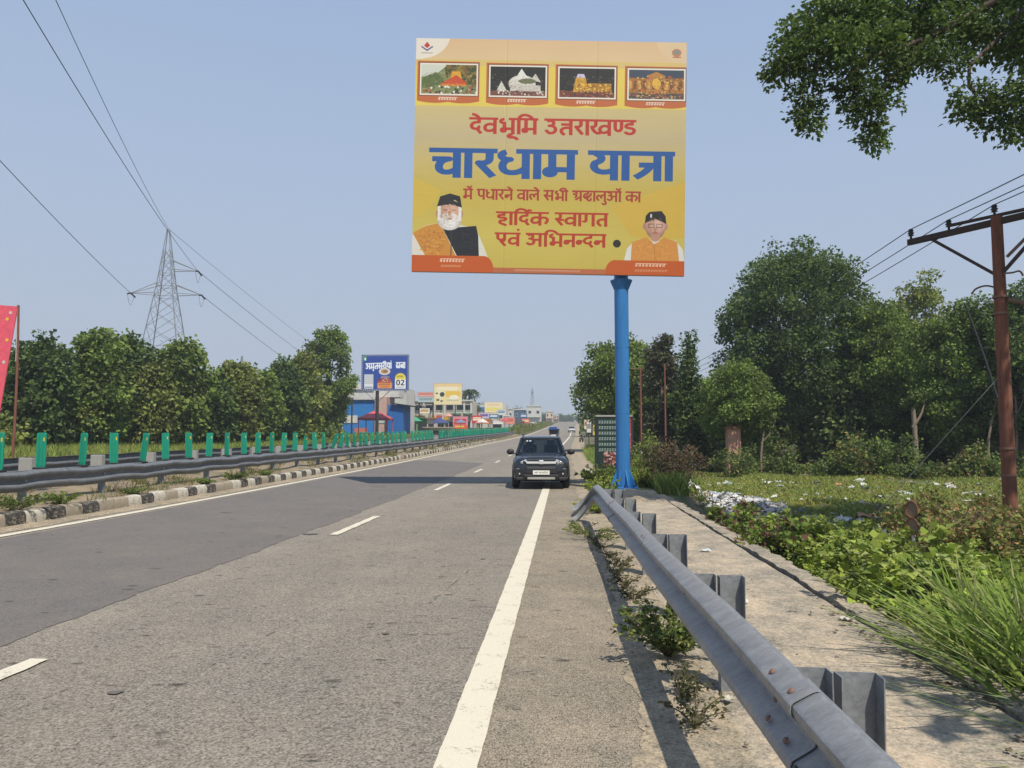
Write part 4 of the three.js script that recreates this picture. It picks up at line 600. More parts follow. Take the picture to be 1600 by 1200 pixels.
{ // tall reed grass at the right edge
  const protos = [0, 1, 2].map((k) => { const t = thing('reed_clump', 'clump of tall arching reed grass at the right edge', 'grass clump', 0, 0, 0, 0, 'reed grass at the right edge'); part(t, 'blade_tuft', blades(rng(1300 + k), 520, { spread: .5, h: 1.3, lean: .8, w: .04, cols: [[.2, .29, .05], [.16, .25, .045], [.26, .34, .08], [.22, .3, .06], [.36, .36, .16]] }), leafMat); return t; });
  [[3.45, 4.6], [3.95, 4.9], [3.6, 5.4], [4.3, 5.6], [3.75, 6.1], [4.5, 6.4], [3.35, 5.0], [4.9, 5.4], [5.3, 6.2], [4.1, 4.2], [3.5, 3.9], [4.6, 4.6], [4.2, 6.9], [5.1, 7], [3.3, 5.5], [3.5, 6.0]].forEach(([x, D], i) => { const o = i < 3 ? protos[i] : copy(protos[i % 3], 0, 0, 0); o.position.set(x, T(x, D) - .05, -D); o.rotation.y = i * 2.1; o.scale.set(1, .8 + (i % 4) * .1, 1); });
}
function field(name, label, geo, list, mat, tint) { const m = new THREE.InstancedMesh(geo, mat, list.length), q = new THREE.Matrix4(), e = new THREE.Euler(), u = new THREE.Quaternion(), c = new THREE.Color(); list.forEach(([x, y, z, s, ry, sy], i) => { m.setMatrixAt(i, q.compose(V(x, y, z), u.setFromEuler(e.set(0, ry, 0)), V(s, s * (sy || 1), s))); m.setColorAt(i, tint(i, c)); }); m.name = numbered(name); m.castShadow = m.receiveShadow = true; m.userData = { kind: 'stuff', label, category: 'grass' }; scene.add(m); return m; }
{
  const r = rng(1400), tuft = blades(rng(1401), 22, { spread: .2, h: .1, lean: 1.1, w: .018, cols: [[.2, .24, .05], [.24, .26, .06], [.16, .21, .045], [.28, .26, .1]] });
  const n1 = noise(256, 22, 1402), pick = (x, D) => n1[((D * 4 | 0) & 255) * 256 + ((x * 4 | 0) & 255)];
  const list = []; for (let k = 0; k < 60000; k++) { const D = 11 + 40 * r() ** .8, x = 3.6 + r() * (3 + D * .62); const p = pick(x, D); if (p < .2 + r() * .25) continue; list.push([x, T(x, D) - .02, -D, .6 + r() ** 2 * 1.6 + D * .008, r() * TAU, .5 + r() * .9]); }
  field('field_grass', 'short grass on the waste ground right of the walkway', tuft, list, grassMat, (i, c) => c.setRGB(.8 + (i % 7) * .06, .85 + (i % 5) * .06, .8));
  const tall = blades(rng(1403), 26, { spread: .3, h: .75, lean: .6, w: .03, cols: [[.2, .26, .05], [.24, .28, .06], [.15, .21, .045], [.28, .27, .11]] }), l2 = [];
  for (let k = 0; k < 9000; k++) { const D = 28 + r() * 110, x = -25.5 - r() * 9 - (D < 60 ? r() * 9 : 0) + S(D); l2.push([x, T(x, D) - .03, -D, .7 + r() * .8, r() * TAU, 1]); }
  field('verge_grass', 'tall grass on the verge before the green belt', tall, l2, grassMat, (i, c) => c.setRGB(.85 + (i % 7) * .06, .9 + (i % 5) * .05, .8));
  const l3 = []; for (let k = 0; k < 2600; k++) { const D = 21 + r() * 45, x = 1.7 + r() * (D < 32 ? 1.7 : 4) + S(D); if (D < 24 && x < 2.9) continue; if (x < 2.2 && r() < .5) continue; l3.push([x, T(x, D) - .02, -D, .5 + r() * .6, r() * TAU, 1]); }
  field('roadside_grass', 'grass and weeds on the roadside beyond the blue pole', tall, l3, grassMat, (i, c) => c.setRGB(.7 + (i % 7) * .06, .85 + (i % 5) * .05, .7));
  const ml = []; for (let k = 0; k < 1500; k++) { const D = 12 + r() ** 1.3 * 120, x = -13.6 + r() * 3.1 + S(D); if (Math.sin(D * .9 + x * 2) + r() * 1.2 < .3) continue; ml.push([x, E(D) + .22 + .18 * Math.exp(-(((x - S(D) + 12.4) / 1.1) ** 2)), -D, .5 + r() * .9, r() * TAU, .8 + r() * .6]); }
  field('median_tufts', 'dry grass tufts on the soil of the median', blades(rng(1404), 20, { spread: .2, h: .18, lean: .8, w: .016, cols: [[.13, .14, .05], [.2, .17, .09], [.1, .13, .035]] }), ml, grassMat, (i, c) => c.setRGB(.85 + (i % 7) * .05, .85 + (i % 5) * .05, .85));
  const l4 = []; for (let k = 0; k < 1500; k++) { const D = 150 + r() * 200, x = -13.4 + r() * 2.6 + S(D); l4.push([x, E(D) + .25, -D, 1 + r() * 1.2, r() * TAU, 1]); }
  field('median_grass', 'green growth on the far median', tall, l4, grassMat, (i, c) => c.setRGB(.7 + (i % 7) * .06, .8, .7));
}
// weeds in the sand under the guardrail and along the kerb
function weed(name, label, x, y, D, o, group) { const r = rng(o.seed), t = thing(name, label, 'weed', x, y, -D, 0, group), n = o.n || 9, spots = []; for (let j = 0; j < n; j++) { const a = r() * TAU, q = o.w * (.4 + r() * .7), h = o.h * (.5 + r() * .6), p = [V(0, -.02, 0), V(Math.cos(a) * q * .4, h * .6, Math.sin(a) * q * .4), V(Math.cos(a) * q, h, Math.sin(a) * q)]; part(t, 'stem', taper(p, .006, .003, 4), o.stem || col(.12, .1, .05)); const c = new THREE.CatmullRomCurve3(p); for (let k = 0; k < (o.k || 9); k++) { const u = c.getPoint(.25 + .75 * r()); spots.push([u.x, u.y, u.z, Math.cos(a), .5, Math.sin(a), .9 + r() * .2]); } } part(t, 'leaves', leaves(r, spots, { size: o.s || .07, per: 3, jit: .03, cols: o.cols || greens.weed, wide: .3 }), leafMat); return t; }
weed('roadside_weed', 'largest weed, leafy green with a dark base, under the near guardrail', .78, .02, 5.75, { w: .42, h: .36, n: 34, k: 22, s: .042, seed: 1500, cols: greens.weed.concat(greens.dark) });
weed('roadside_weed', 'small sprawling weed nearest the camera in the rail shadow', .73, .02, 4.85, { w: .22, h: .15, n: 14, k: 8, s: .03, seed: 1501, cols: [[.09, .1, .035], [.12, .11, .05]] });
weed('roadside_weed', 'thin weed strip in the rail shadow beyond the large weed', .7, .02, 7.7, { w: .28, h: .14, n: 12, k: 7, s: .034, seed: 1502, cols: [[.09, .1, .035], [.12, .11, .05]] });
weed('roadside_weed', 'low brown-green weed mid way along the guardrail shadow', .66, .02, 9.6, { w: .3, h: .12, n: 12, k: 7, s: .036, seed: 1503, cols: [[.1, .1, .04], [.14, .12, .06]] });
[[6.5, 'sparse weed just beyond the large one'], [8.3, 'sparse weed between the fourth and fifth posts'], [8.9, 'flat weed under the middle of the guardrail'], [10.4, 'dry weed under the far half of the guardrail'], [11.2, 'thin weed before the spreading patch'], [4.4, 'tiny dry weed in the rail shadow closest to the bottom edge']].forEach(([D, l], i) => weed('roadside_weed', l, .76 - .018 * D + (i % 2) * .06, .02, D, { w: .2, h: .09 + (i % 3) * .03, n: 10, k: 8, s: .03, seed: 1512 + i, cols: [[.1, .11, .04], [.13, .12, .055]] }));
weed('roadside_weed', 'spreading weed patch near the far end of the guardrail', .48, .02, 12.2, { w: .6, h: .16, n: 18, k: 9, s: .042, seed: 1504 });
weed('roadside_weed', 'weed beside the curled end of the guardrail', .35, .02, 13.0, { w: .35, h: .16, n: 12, k: 8, s: .042, seed: 1505 });
weed('roadside_weed', 'bright green weeds at the foot of the guardrail end', .75, .02, 16.4, { w: .5, h: .32, n: 20, k: 20, s: .06, seed: 1506, cols: greens.fresh });
weed('roadside_weed', 'green weeds between the parked car and the blue pole', .95, .03, 19.4, { w: .6, h: .55, n: 26, k: 24, s: .07, seed: 1507, cols: greens.fresh });
weed('roadside_weed', 'leafy weeds under the green text board', 1.3, .05, 24.6, { w: .7, h: .7, n: 26, k: 14, s: .09, seed: 1508, cols: greens.mid });
weed('roadside_weed', 'grassy weeds on the shoulder beside the car', .95, .05, 27.5, { w: .6, h: .4, n: 22, k: 12, s: .12, seed: 1509, cols: greens.fresh });
weed('roadside_weed', 'yellow-green weeds right of the blue pole foot', 2.75, .0, 24.2, { w: .6, h: .5, n: 24, k: 12, s: .1, seed: 1510, cols: greens.olive });
[[13.9, .6, .32, 'biggest weed on the painted kerb, near the left edge'], [15.2, .45, .26, 'second weed on the kerb beside the biggest one'], [17.8, .3, .14, 'small weed on the kerb under the first rail posts'], [21.5, .3, .18, 'weed on the kerb in front of the rail posts'], [23.4, .45, .3, 'dark bushy weed on the kerb further along'], [26, .3, .18, 'tiny weed on the kerb beyond the bushy one']].forEach(([D, w, h, label], i) => weed('kerb_weed', label, -10.62 + S(D), E(D) + .22, D, { w, h, n: 22, k: 16, s: .05, seed: 1520 + i, cols: i % 2 ? greens.mid : greens.weed.concat(greens.dark) }));
{ // dry reddish shrub by the pole
  [[3.2, 23.3, 1.5, 'reddish dry shrub right of the blue pole'], [3.9, 24.6, 1.3, 'second dry shrub leaning over the rubbish heap'], [2.9, 26.2, 1.6, 'green-brown shrub behind the dry one']].forEach(([x, D, h, label], i) => { const r = rng(1540 + i), t = thing('dry_shrub', label, 'shrub', x, T(x, D), -D); part(t, 'foliage', leaves(r, blobSpots(r, crownBlobs(r, .85, .1, h, 16, .45), 380, .8), { size: .1, per: 4, jit: .09, cols: i === 2 ? greens.weed : [[.15, .09, .06], [.12, .1, .045], [.2, .12, .08], [.09, .11, .035]], wide: .28, lift: .4 }), leafMat); for (let j = 0; j < 12; j++) part(t, 'stem', taper([V(0, -.2, 0), V((r() - .5) * .6, h * .5, (r() - .5) * .6), V((r() - .5) * 1.6, h * 1.02, (r() - .5) * 1.4)], .014, .006, 5), M.bark); });
}
// rubbish on the waste ground
{
  const r = rng(1600), crumple = (seed, n = 5) => { const q = rng(seed), g = new THREE.PlaneGeometry(1, .75, n, n), p = g.attributes.position; for (let i = 0; i < p.count; i++) p.setXYZ(i, p.getX(i) * (1 + (q() - .5) * .4), p.getY(i) * (1 + (q() - .5) * .4), (q() - .35) * .42); g.rotateX(-Math.PI / 2); const f = g.toNonIndexed(); f.computeVertexNormals(); return f; };
  const shapes = [1, 2, 3, 4, 5].map((k) => crumple(1610 + k)), cols = [[.66, .65, .62], [.5, .47, .42], [.42, .46, .5], [.5, .42, .32], [.52, .26, .14], [.36, .4, .46], [.62, .6, .55], [.14, .14, .15]];
  const litterMat = std({ roughness: .6, side: THREE.DoubleSide });
  const scatter = (name, label, list, k) => { const m = new THREE.InstancedMesh(shapes[k], litterMat, list.length), q = new THREE.Matrix4(), u = new THREE.Quaternion(), e = new THREE.Euler(), c = new THREE.Color(); list.forEach(([x, y, z, s], i) => { m.setMatrixAt(i, q.compose(V(x, y, z), u.setFromEuler(e.set((r() - .5) * .9, r() * TAU, (r() - .5) * .9)), V(s, s * .8, s))); const h = cols[(r() ** 1.6 * cols.length) | 0]; m.setColorAt(i, c.setRGB(...h)); }); m.name = numbered(name); m.castShadow = m.receiveShadow = true; m.userData = { kind: 'stuff', label, category: 'litter' }; scene.add(m); };
  for (let k = 0; k < 5; k++) {
    const a = [], b = [];
    for (let i = 0; i < 80; i++) { const D = 14 + r() * 27, x = 5 + r() * (D * .62 - 2); const c = Math.sin(x * 1.3 + D * .5) + Math.sin(D * .9); if (c < -.2 && r() < .7) continue; a.push([x, T(x, D) + .09, -D, .1 + r() ** 2.5 * .38]); }
    for (let i = 0; i < 170; i++) { const t = r(), an = r() * TAU, q = Math.sqrt(r()); const D = 25.5 + 4.4 * q * Math.sin(an) + t * 2, x = 5.3 + 2.1 * q * Math.cos(an); b.push([x, T(x, D) + .06 + .28 * (1 - q) * r(), -D, .13 + r() * .3]); }
    scatter('scattered_litter', 'paper and plastic litter scattered over the waste ground', a, k); scatter('rubbish_heap', 'heap of pale rubbish near the blue pole', b, (k + 2) % 5);
  }
  const big = [[6.6, 15.9, .55, 3, 'long pale blue-grey plastic sheet on the shaded grass'], [7.3, 17.6, .6, 1, 'large grey plastic bag on the shaded grass'], [8.9, 18.4, .35, 0, 'white plastic bag right of the grey one'], [8.6, 12.7, .3, 0, 'white scrap near the oval markers'], [8.4, 21.5, .55, 4, 'orange-brown cardboard piece on the grass'], [6.9, 21.2, .5, 1, 'cream cardboard in front of the heap'], [10.5, 20, .4, 2, 'bluish bag at the edge of the shade'], [9.6, 36, .5, 0, 'white bag far out on the grass by the grove']];
  big.forEach(([x, D, s, c, label], i) => { const m = single('litter_piece', label, 'litter', shapes[i % 5].clone().scale(s * 1.4, s * .8, s), col(...cols[c], { side: THREE.DoubleSide })); m.position.set(x, T(x, D) + .16, -D); m.rotation.y = i; });
  [[2.02, 10.9, .14, [.6, .66, .72], 'crumpled bluish packet by the walkway joint'], [1.75, 7.55, .13, [.74, .73, .7], 'white paper scrap on the walkway'], [2.5, 6.9, .12, [.66, .62, .56], 'white and brown scraps at the edge of the walkway'], [1.0, 4.78, .08, [.62, .58, .5], 'pale rubble scrap at the foot of the second post'], [1.12, 8.3, .07, [.4, .2, .15], 'small reddish scrap behind the guardrail']].forEach(([x, D, s, c, label], i) => { const m = single('paper_scrap', label, 'litter', shapes[i % 5].clone().scale(s, s * .6, s), col(...c, { side: THREE.DoubleSide })); m.position.set(x, .055, -D); m.rotation.y = i * 1.3; });
  // dead leaves and twigs along the edging
  const dl = leaves(r, Array.from({ length: 260 }, () => { const D = 3 + r() ** 1.2 * 4.5, x = 2.45 + r() ** 1.5 * .75 + (D < 4.8 ? r() * .4 : 0) - (r() < .12 ? r() * .5 : 0); return [x, .052, -D, 0, .05, 0, 1]; }), { size: .045, per: 3, jit: .03, cols: [[.16, .11, .07], [.24, .17, .11], [.1, .08, .055], [.3, .26, .2]], flatness: 3 });
  { const p = dl.attributes.position; for (let i = 0; i < p.count; i++) p.setY(i, .046 + Math.abs(p.getY(i) - .05) * .35); }
  const m = part(scene, 'dead_leaves', dl, grassMat); m.userData = { kind: 'stuff', label: 'dead leaves and chaff along the walkway edge', category: 'leaf litter' };
  const pebble = new THREE.IcosahedronGeometry(1, 0), pl = []; for (let i = 0; i < 900; i++) { const D = 2.6 + r() ** 1.5 * 16, x = r() < .55 ? .35 + r() * .65 : r() < .5 ? 1 + r() * 1.6 : -1 + r() * 1.6; pl.push([x, x > .95 ? .033 : x > .3 ? .02 : .002, -D, .004 + r() ** 3 * .014]); }
  const pm = new THREE.InstancedMesh(pebble, flat(.3, .26, .21), pl.length), q = new THREE.Matrix4(); pl.forEach(([x, y, z, s], i) => pm.setMatrixAt(i, q.compose(V(x, y, z), new THREE.Quaternion().setFromEuler(new THREE.Euler(r() * 6, r() * 6, 0)), V(s, s * .7, s)))); pm.name = 'gravel'; pm.castShadow = pm.receiveShadow = true; pm.userData = { kind: 'stuff', label: 'loose gravel on the shoulder and walkway', category: 'gravel' }; scene.add(pm);
  const gl = []; for (let i = 0; i < 2600; i++) { const D = 10 + r() ** 1.4 * 40, x = -10.25 + r() ** 1.5 * .6; gl.push([x, E(D) + .01, -D, .008 + r() ** 3 * .025]); }
  const gm = new THREE.InstancedMesh(pebble, flat(.32, .27, .2), gl.length); gl.forEach(([x, y, z, s], i) => gm.setMatrixAt(i, q.compose(V(x, y, z), new THREE.Quaternion(), V(s, s * .7, s)))); gm.name = 'gravel_001'; gm.castShadow = gm.receiveShadow = true; gm.userData = { kind: 'stuff', label: 'gravel along the foot of the painted kerb', category: 'gravel' }; scene.add(gm);
}

// ---------------------------------------------------------------- signs and poles by the road
const textBoard = canvasTex(512, 768, (x) => { x.fillStyle = '#15332f'; x.fillRect(0, 0, 512, 768); const r = rng(1700); for (let k = 0; k < 6; k++) { x.lineWidth = 5; for (let i = 0; i < 12; i++) { const a = 24 + i * 39; x.strokeStyle = '#cdd8d2'; x.beginPath(); x.moveTo(a, 50 + k * 86); x.lineTo(a + 32, 50 + k * 86); x.moveTo(a + 22, 50 + k * 86); x.lineTo(a + 22, 92 + k * 86); x.moveTo(a + 22, 70 + k * 86); x.quadraticCurveTo(a, 60 + k * 86 + r() * 12, a + 6, 90 + k * 86); x.stroke(); } } for (let i = 0; i < 60; i++) ell(x, 100 + r() * 250, 540 + r() * 210, 14 + r() * 16, 12 + r() * 14, ['#a0605a', '#c9a59a', '#6e3a3a', '#3a2a2c'][i % 4]); x.fillStyle = '#b0463a'; x.fillRect(395, 0, 117, 768); for (let i = 0; i < 40; i++) ell(x, 410 + r() * 90, r() * 768, 12, 12, ['#d9cfc6', '#8e2f2a', '#c8705e'][i % 3]); });
{
  const t = thing('text_board', 'dark green notice board with rows of white script behind the blue pole', 'sign', 1.82, E(27) - .02, -27, R(2));
  part(t, 'frame', box(1.3, 1.88, .05, 0, 1.42, 0), M.dark); part(t, 'top_rail', rbox(1.34, .07, .09, .015, 0, 2.37, .01), M.galvPale); part(t, 'printed_face', new THREE.PlaneGeometry(1.22, 1.78).translate(0, 1.42, .029), std({ map: textBoard, roughness: .6 }));
  for (const s of [-1, 1]) part(t, 'leg', box(.05, 2.42, .05, s * .67, 1.17, 0), M.dark);
}
{ // rusty utility pole with a bracket arm
  const x = 9.12, D = 16, y0 = T(x, D), t = thing('utility_pole', 'rusty steel utility pole with bracket arm at the right edge', 'utility pole', x, y0, -D), h = 6.3 - y0;
  part(t, 'shaft', new THREE.CylinderGeometry(.108, .142, h + .4, 20).translate(0, h / 2 - .2, 0), M.rust);
  for (const y of [1.55, 2.1, 4.9, 5.25]) part(t, 'clamp', cyl(.148, .148, .045, 20, 0, y, 0), M.bolt);
  const A = V(-1.12, h - .14, -1.52), B = V(.9, h - .1, 1.2), dir = B.clone().sub(A).normalize();
  part(t, 'cross_arm', beam(A, B, .1, .13), M.armRust);
  const A2 = V(-.62, h + .02, -.75), B2 = V(1.1, h + .02, 1.3); part(t, 'cross_arm', beam(A2, B2, .06, .06), M.armRust);
  part(t, 'brace', beam(A.clone().lerp(B, .14), V(-.02, h - 1.22, -.1), .06, .06), M.armRust); part(t, 'brace', beam(B.clone().lerp(A, .1), V(.02, h - 1.22, .1), .06, .06), M.armRust); part(t, 'brace', beam(B2.clone().lerp(A2, .2), V(.1, h - .9, .12), .05, .05), M.bolt);
  const ins = new THREE.LatheGeometry([[0, 0], [.02, 0], [.02, .07], [.055, .08], [.03, .1], [.06, .12], [.035, .145], [.05, .17], [.03, .2], [0, .2]].map(([a, b]) => new THREE.Vector2(a, b)), 12);
  const spots = [A.clone().lerp(B, .02), A.clone().lerp(B, .27), V(-.02, h - .04, -.03)]; spots.forEach((p, i) => part(t, 'insulator', ins.clone().scale(1.25, 1.25, 1.25).translate(p.x, p.y + .05, p.z), M.dark));
  part(t, 'hook', tube([V(0, h - 1.25, .14), V(.15, h - 1.25, .2), V(.3, h - 1.22, .2), V(.36, h - 1.32, .2)], .02, 10), M.bolt); part(t, 'hook', tube([V(0, h - 1.5, -.12), V(-.2, h - 1.45, -.14), V(-.42, h - 1.52, -.14), V(-.5, h - 1.62, -.14)], .02, 10), M.bolt); part(t, 'bend_bracket', tube([V(.08, h - 1.8, .1), V(.35, h - 1.9, .2), V(.5, h - 2.2, .25)], .05, 10), M.bolt);
  // three line wires along the road
  const labels = ['overhead wire on the outermost insulator of the bracket arm', 'overhead wire on the middle insulator of the bracket arm', 'overhead wire on the pole-top insulator'];
  spots.forEach((p, i) => { const a = V(x + p.x, y0 + p.y + .3, -D + p.z), far = V(6.2 + i * .55, 5.7 + E(46) - .1 * i, -62), near = V(x + p.x + .4, a.y + .35, 30); const c1 = sagged(near, a, .75, .011, 16), c2 = sagged(a, far, .55, .011, 20); single('wire', labels[i], 'wire', merge([c1, c2]), M.wire, undefined); });
  single('guy_wire', 'thin stay cable from the rusty pole down to the grass', 'cable', bar(V(x - .1, y0 + 3.6, -D), V(6.7, T(6.7, 18) - .05, -18), .009), col(.4, .4, .36));
}
[[4.55, 44, 5.8, .09, 'rusty pole with pale painted foot behind the text board'], [5.42, 40, 5.6, .07, 'thin rusty pole with a white plate right of the blue pole']].forEach(([x, D, top, q, label], i) => { const y = T(x, D), t = thing('utility_pole', label, 'utility pole', x, y, -D), h = top - y; part(t, 'shaft', cyl(q * .75, q * .6, h + .2, 12, 0, -.2, 0), M.rust); if (!i) { part(t, 'painted_foot', cyl(q * .82, q * .8, 1.5, 12, 0, 0, 0), M.galvPale); part(t, 'cross_arm', box(1.1, .04, .04, -.4, h - .08, 0), M.bolt); } else { part(t, 'number_plate', box(.22, .26, .02, 0, 1.35, q + .02), M.white); } });
{ // two oval reflectors on a post
  const x = 6.72, D = 15, y = T(x, D), t = thing('oval_marker', 'white post with two brown oval reflector backs in the grass', 'marker', x, y, -D, R(58)), g = new THREE.CylinderGeometry(.155, .155, .02, 28).rotateX(Math.PI / 2).scale(.75, 1.05, 1);
  part(t, 'post', box(.05, .62, .05, 0, .26, -.03), M.white); part(t, 'backing', box(.05, .6, .02, 0, .75, -.03), M.rust);
  for (const yy of [.66, .98]) { part(t, 'disc', g.clone().translate(0, yy, 0), col(.3, .2, .13)); part(t, 'rim', new THREE.TorusGeometry(.15, .016, 6, 28).scale(.75, 1.05, 1).translate(0, yy, .01), col(.24, .1, .06)); }
  t.rotation.y = R(-50);
}
{ // brick gate pillar
  const t = thing('gate_pillar', 'small pink plastered pillar with tiled cap among the trees', 'pillar', 10.5, T(10.5, 47), -47); part(t, 'shaft', rbox(.78, 3, .78, .02, 0, 1.4, 0), col(.62, .33, .24)); part(t, 'cap', box(1, .1, 1, 0, 2.95, 0), col(.36, .15, .1)); part(t, 'cap_top', new THREE.ConeGeometry(.62, .22, 4).rotateY(Math.PI / 4).translate(0, 3.11, 0), col(.34, .14, .1));
}
{ // leaning red hoarding at the left edge
  const t = thing('red_banner', 'red banner with yellow and white dots on a dark post at the left edge', 'banner', -23.3, T(-23.3, 30), -30);
  const s = new THREE.Shape(); s.moveTo(-.02, 7.25); s.lineTo(-3.6, 7.55); s.lineTo(-4.3, 1.9); s.lineTo(-.72, 1.75); s.closePath();
  part(t, 'cloth', new THREE.ExtrudeGeometry(s, { depth: .04, bevelEnabled: false }).translate(0, 0, -.02), col(.95, .13, .2));
  for (const [x, y, c] of [[-.32, 6.98, 0], [-.46, 6.7, 1], [-.42, 5.8, 1], [-.52, 4.85, 0], [-1.2, 6.4, 1], [-1.5, 5.4, 0], [-1.3, 4.2, 1], [-2.2, 6, 0]]) part(t, 'printed_dot', cyl(.07, .07, .006, 12).rotateX(Math.PI / 2).translate(x, y, .022), c ? M.yellow : M.white);
  part(t, 'post', taper([V(.06, -.2, 0), V(.09, 2.5, 0), V(.07, 5, 0), V(.0, 7.3, 0)], .055, .05, 8), M.rust); part(t, 'post', bar(V(-3.7, -.2, 0), V(-3.6, 7.5, -.06), .055), M.rust); part(t, 'edge_strip', bar(V(.03, 4.9, .03), V(0, 7.25, .03), .02), M.white);
}

// ---------------------------------------------------------------- pylons and power lines
function pylon(label, x, D, top, scale, r) {
  const y0 = T(x, D), t = thing('pylon', label, 'pylon', x, y0, -D, R(12)), H = top - y0, w = (y) => y < .72 ? lerp(.14, .035, y / .72) : lerp(.035, .004, (y - .72) / .28);
  const P = (i, y) => V((i & 1 ? 1 : -1) * w(y) * H, y * H, (i & 2 ? 1 : -1) * w(y) * H);
  for (let i = 0; i < 4; i++) part(t, 'leg', merge([bar(P(i, 0), P(i, .72), r * 1.5, r * 1.2, 4), bar(P(i, .72), P(i, 1), r * 1.2, r, 4)]), M.steelGrey);
  const ys = [.1, .22, .33, .43, .52, .6, .67, .72, .78, .84, .9];
  for (let k = 0; k < ys.length - 1; k++) for (const [a, b] of [[0, 1], [1, 3], [3, 2], [2, 0]]) { part(t, 'brace', bar(P(a, ys[k]), P(b, ys[k + 1]), r * .6, r * .6, 3), M.steelGrey); part(t, 'brace', bar(P(b, ys[k]), P(a, ys[k + 1]), r * .6, r * .6, 3), M.steelGrey); if (k % 3 === 0 || k > 5) part(t, 'strut', bar(P(a, ys[k]), P(b, ys[k]), r * .6, r * .6, 3), M.steelGrey); }
  const arms = [[.685, -5.2], [.685, 5.2], [.8, 4.6]], tips = [];
  for (const [y, L] of arms) { const s = Math.sign(L), q = w(y) * H, tip = V(L * scale, y * H, 0); for (const z of [-1, 1]) { part(t, 'cross_arm', bar(V(s * q, y * H, z * q), tip, r, r * .7, 4), M.steelGrey); part(t, 'cross_arm', bar(V(s * q * .8, y * H + 1.6 * scale, z * q * .8), tip, r, r * .7, 4), M.steelGrey); } for (const z of [-1, 1]) { const e = V(tip.x + .15 * scale, tip.y - .35 * scale, z * 1.5 * scale); part(t, 'insulator', bar(tip, e, .13 * scale, .13 * scale, 6), M.dark); } part(t, 'jumper', tube([V(tip.x, tip.y - .3 * scale, -1.5 * scale), V(tip.x, tip.y - 1.9 * scale, 0), V(tip.x, tip.y - .3 * scale, 1.5 * scale)], r * .4, 10, 3), M.wire); t.updateMatrixWorld(true); tips.push(t.localToWorld(tip.clone())); }
  tips.push(t.localToWorld(V(0, H, 0))); return tips;
}
{
  const tips = pylon('tall grey lattice pylon rising behind the green belt', -61.4, 110, 34.2, 1, .062);
  const near = [V(-48.2, 25.6, -60), V(-47, 37.2, -60), V(-30.5, 27, -40), V(-31.9, 29.5, -44)];
  const ext = (a, b, k) => a.clone().add(b.clone().sub(a).multiplyScalar(k));
  single('power_line', 'power line from the left arm of the tall pylon to the left edge', 'wire', sagged(tips[0], ext(tips[0], near[0], 1.6), .6, .035, 30), M.wire);
  single('power_line', 'power line crossing the top left corner, left of the pair', 'wire', sagged(tips[2], ext(tips[2], near[2], 1.5), 1.6, .03, 30), M.wire);
  single('power_line', 'power line crossing the top left corner, right of the pair', 'wire', sagged(tips[3], ext(tips[3], near[3], 1.5), 1.2, .026, 30), M.wire);
  single('power_line', 'faint power line falling right from the upper arm of the pylon', 'wire', sagged(tips[2], V(-85, 17, -430), 6, .04, 30), M.wire); single('power_line', 'faint power line falling right from the lower arm of the pylon', 'wire', sagged(tips[1], V(-92, 14, -430), 6, .04, 30), M.wire); single('power_line', 'faint earth wire falling right from the pylon top', 'wire', sagged(tips[3], V(-88, 24, -430), 5, .03, 30), M.wire);
  pylon('small distant pylon beyond the green belt', -107, 240, 29, .9, .14);
}

// ---------------------------------------------------------------- vehicles
function loft(st, n = 28) { // rounded sections along z: [z, y0, y1, half width, squareness]
  const p = [], idx = [];
  st.forEach(([z, y0, y1, w, e]) => { for (let i = 0; i < n; i++) { const a = i / n * TAU, c = Math.cos(a), s = Math.sin(a), q = 2 / e; p.push(Math.sign(c) * Math.abs(c) ** q * w * (s > .3 ? 1 - .04 * s : 1), (y0 + y1) / 2 + Math.sign(s) * Math.abs(s) ** q * (y1 - y0) / 2, z); } });
  for (let j = 0; j < st.length - 1; j++) for (let i = 0; i < n; i++) { const a = j * n + i, b = j * n + (i + 1) % n; idx.push(a, b, a + n, b, b + n, a + n); }
  for (const [o, f] of [[0, 1], [(st.length - 1) * n, 0]]) for (let i = 1; i < n - 1; i++) f ? idx.push(o, o + i + 1, o + i) : idx.push(o, o + i, o + i + 1);
  const g = new THREE.BufferGeometry(); g.setAttribute('position', new THREE.Float32BufferAttribute(p, 3)); g.setIndex(idx); return toCreasedNormals(g, .6);
}
const quad = (a, b, c, d) => { const g = new THREE.BufferGeometry(); g.setAttribute('position', new THREE.Float32BufferAttribute([...a, ...b, ...c, ...d], 3)); g.setAttribute('uv', new THREE.Float32BufferAttribute([0, 0, 1, 0, 1, 1, 0, 1], 2)); g.setIndex([0, 1, 2, 0, 2, 3]); g.computeVertexNormals(); return g; };
const carPaint = (r, g, b) => new THREE.MeshPhysicalMaterial({ color: new THREE.Color().setRGB(r, g, b), roughness: .38, metalness: .25, clearcoat: 1, clearcoatRoughness: .06 });
const pane = new THREE.MeshPhysicalMaterial({ color: new THREE.Color().setRGB(.3, .36, .38), roughness: .03, transmission: 1, thickness: 0, ior: 1.5 });
const silver = flat(.75, .75, .74, { metalness: .4, roughness: .25 }), chrome = flat(.78, .78, .78, { metalness: 1, roughness: .16 }), rubber = flat(.018, .018, .02, { roughness: .85 }), plastic = flat(.022, .023, .025, { roughness: .6 }), lampGlass = new THREE.MeshPhysicalMaterial({ color: new THREE.Color().setRGB(.5, .55, .6), roughness: .1, metalness: .3, clearcoat: 1 });
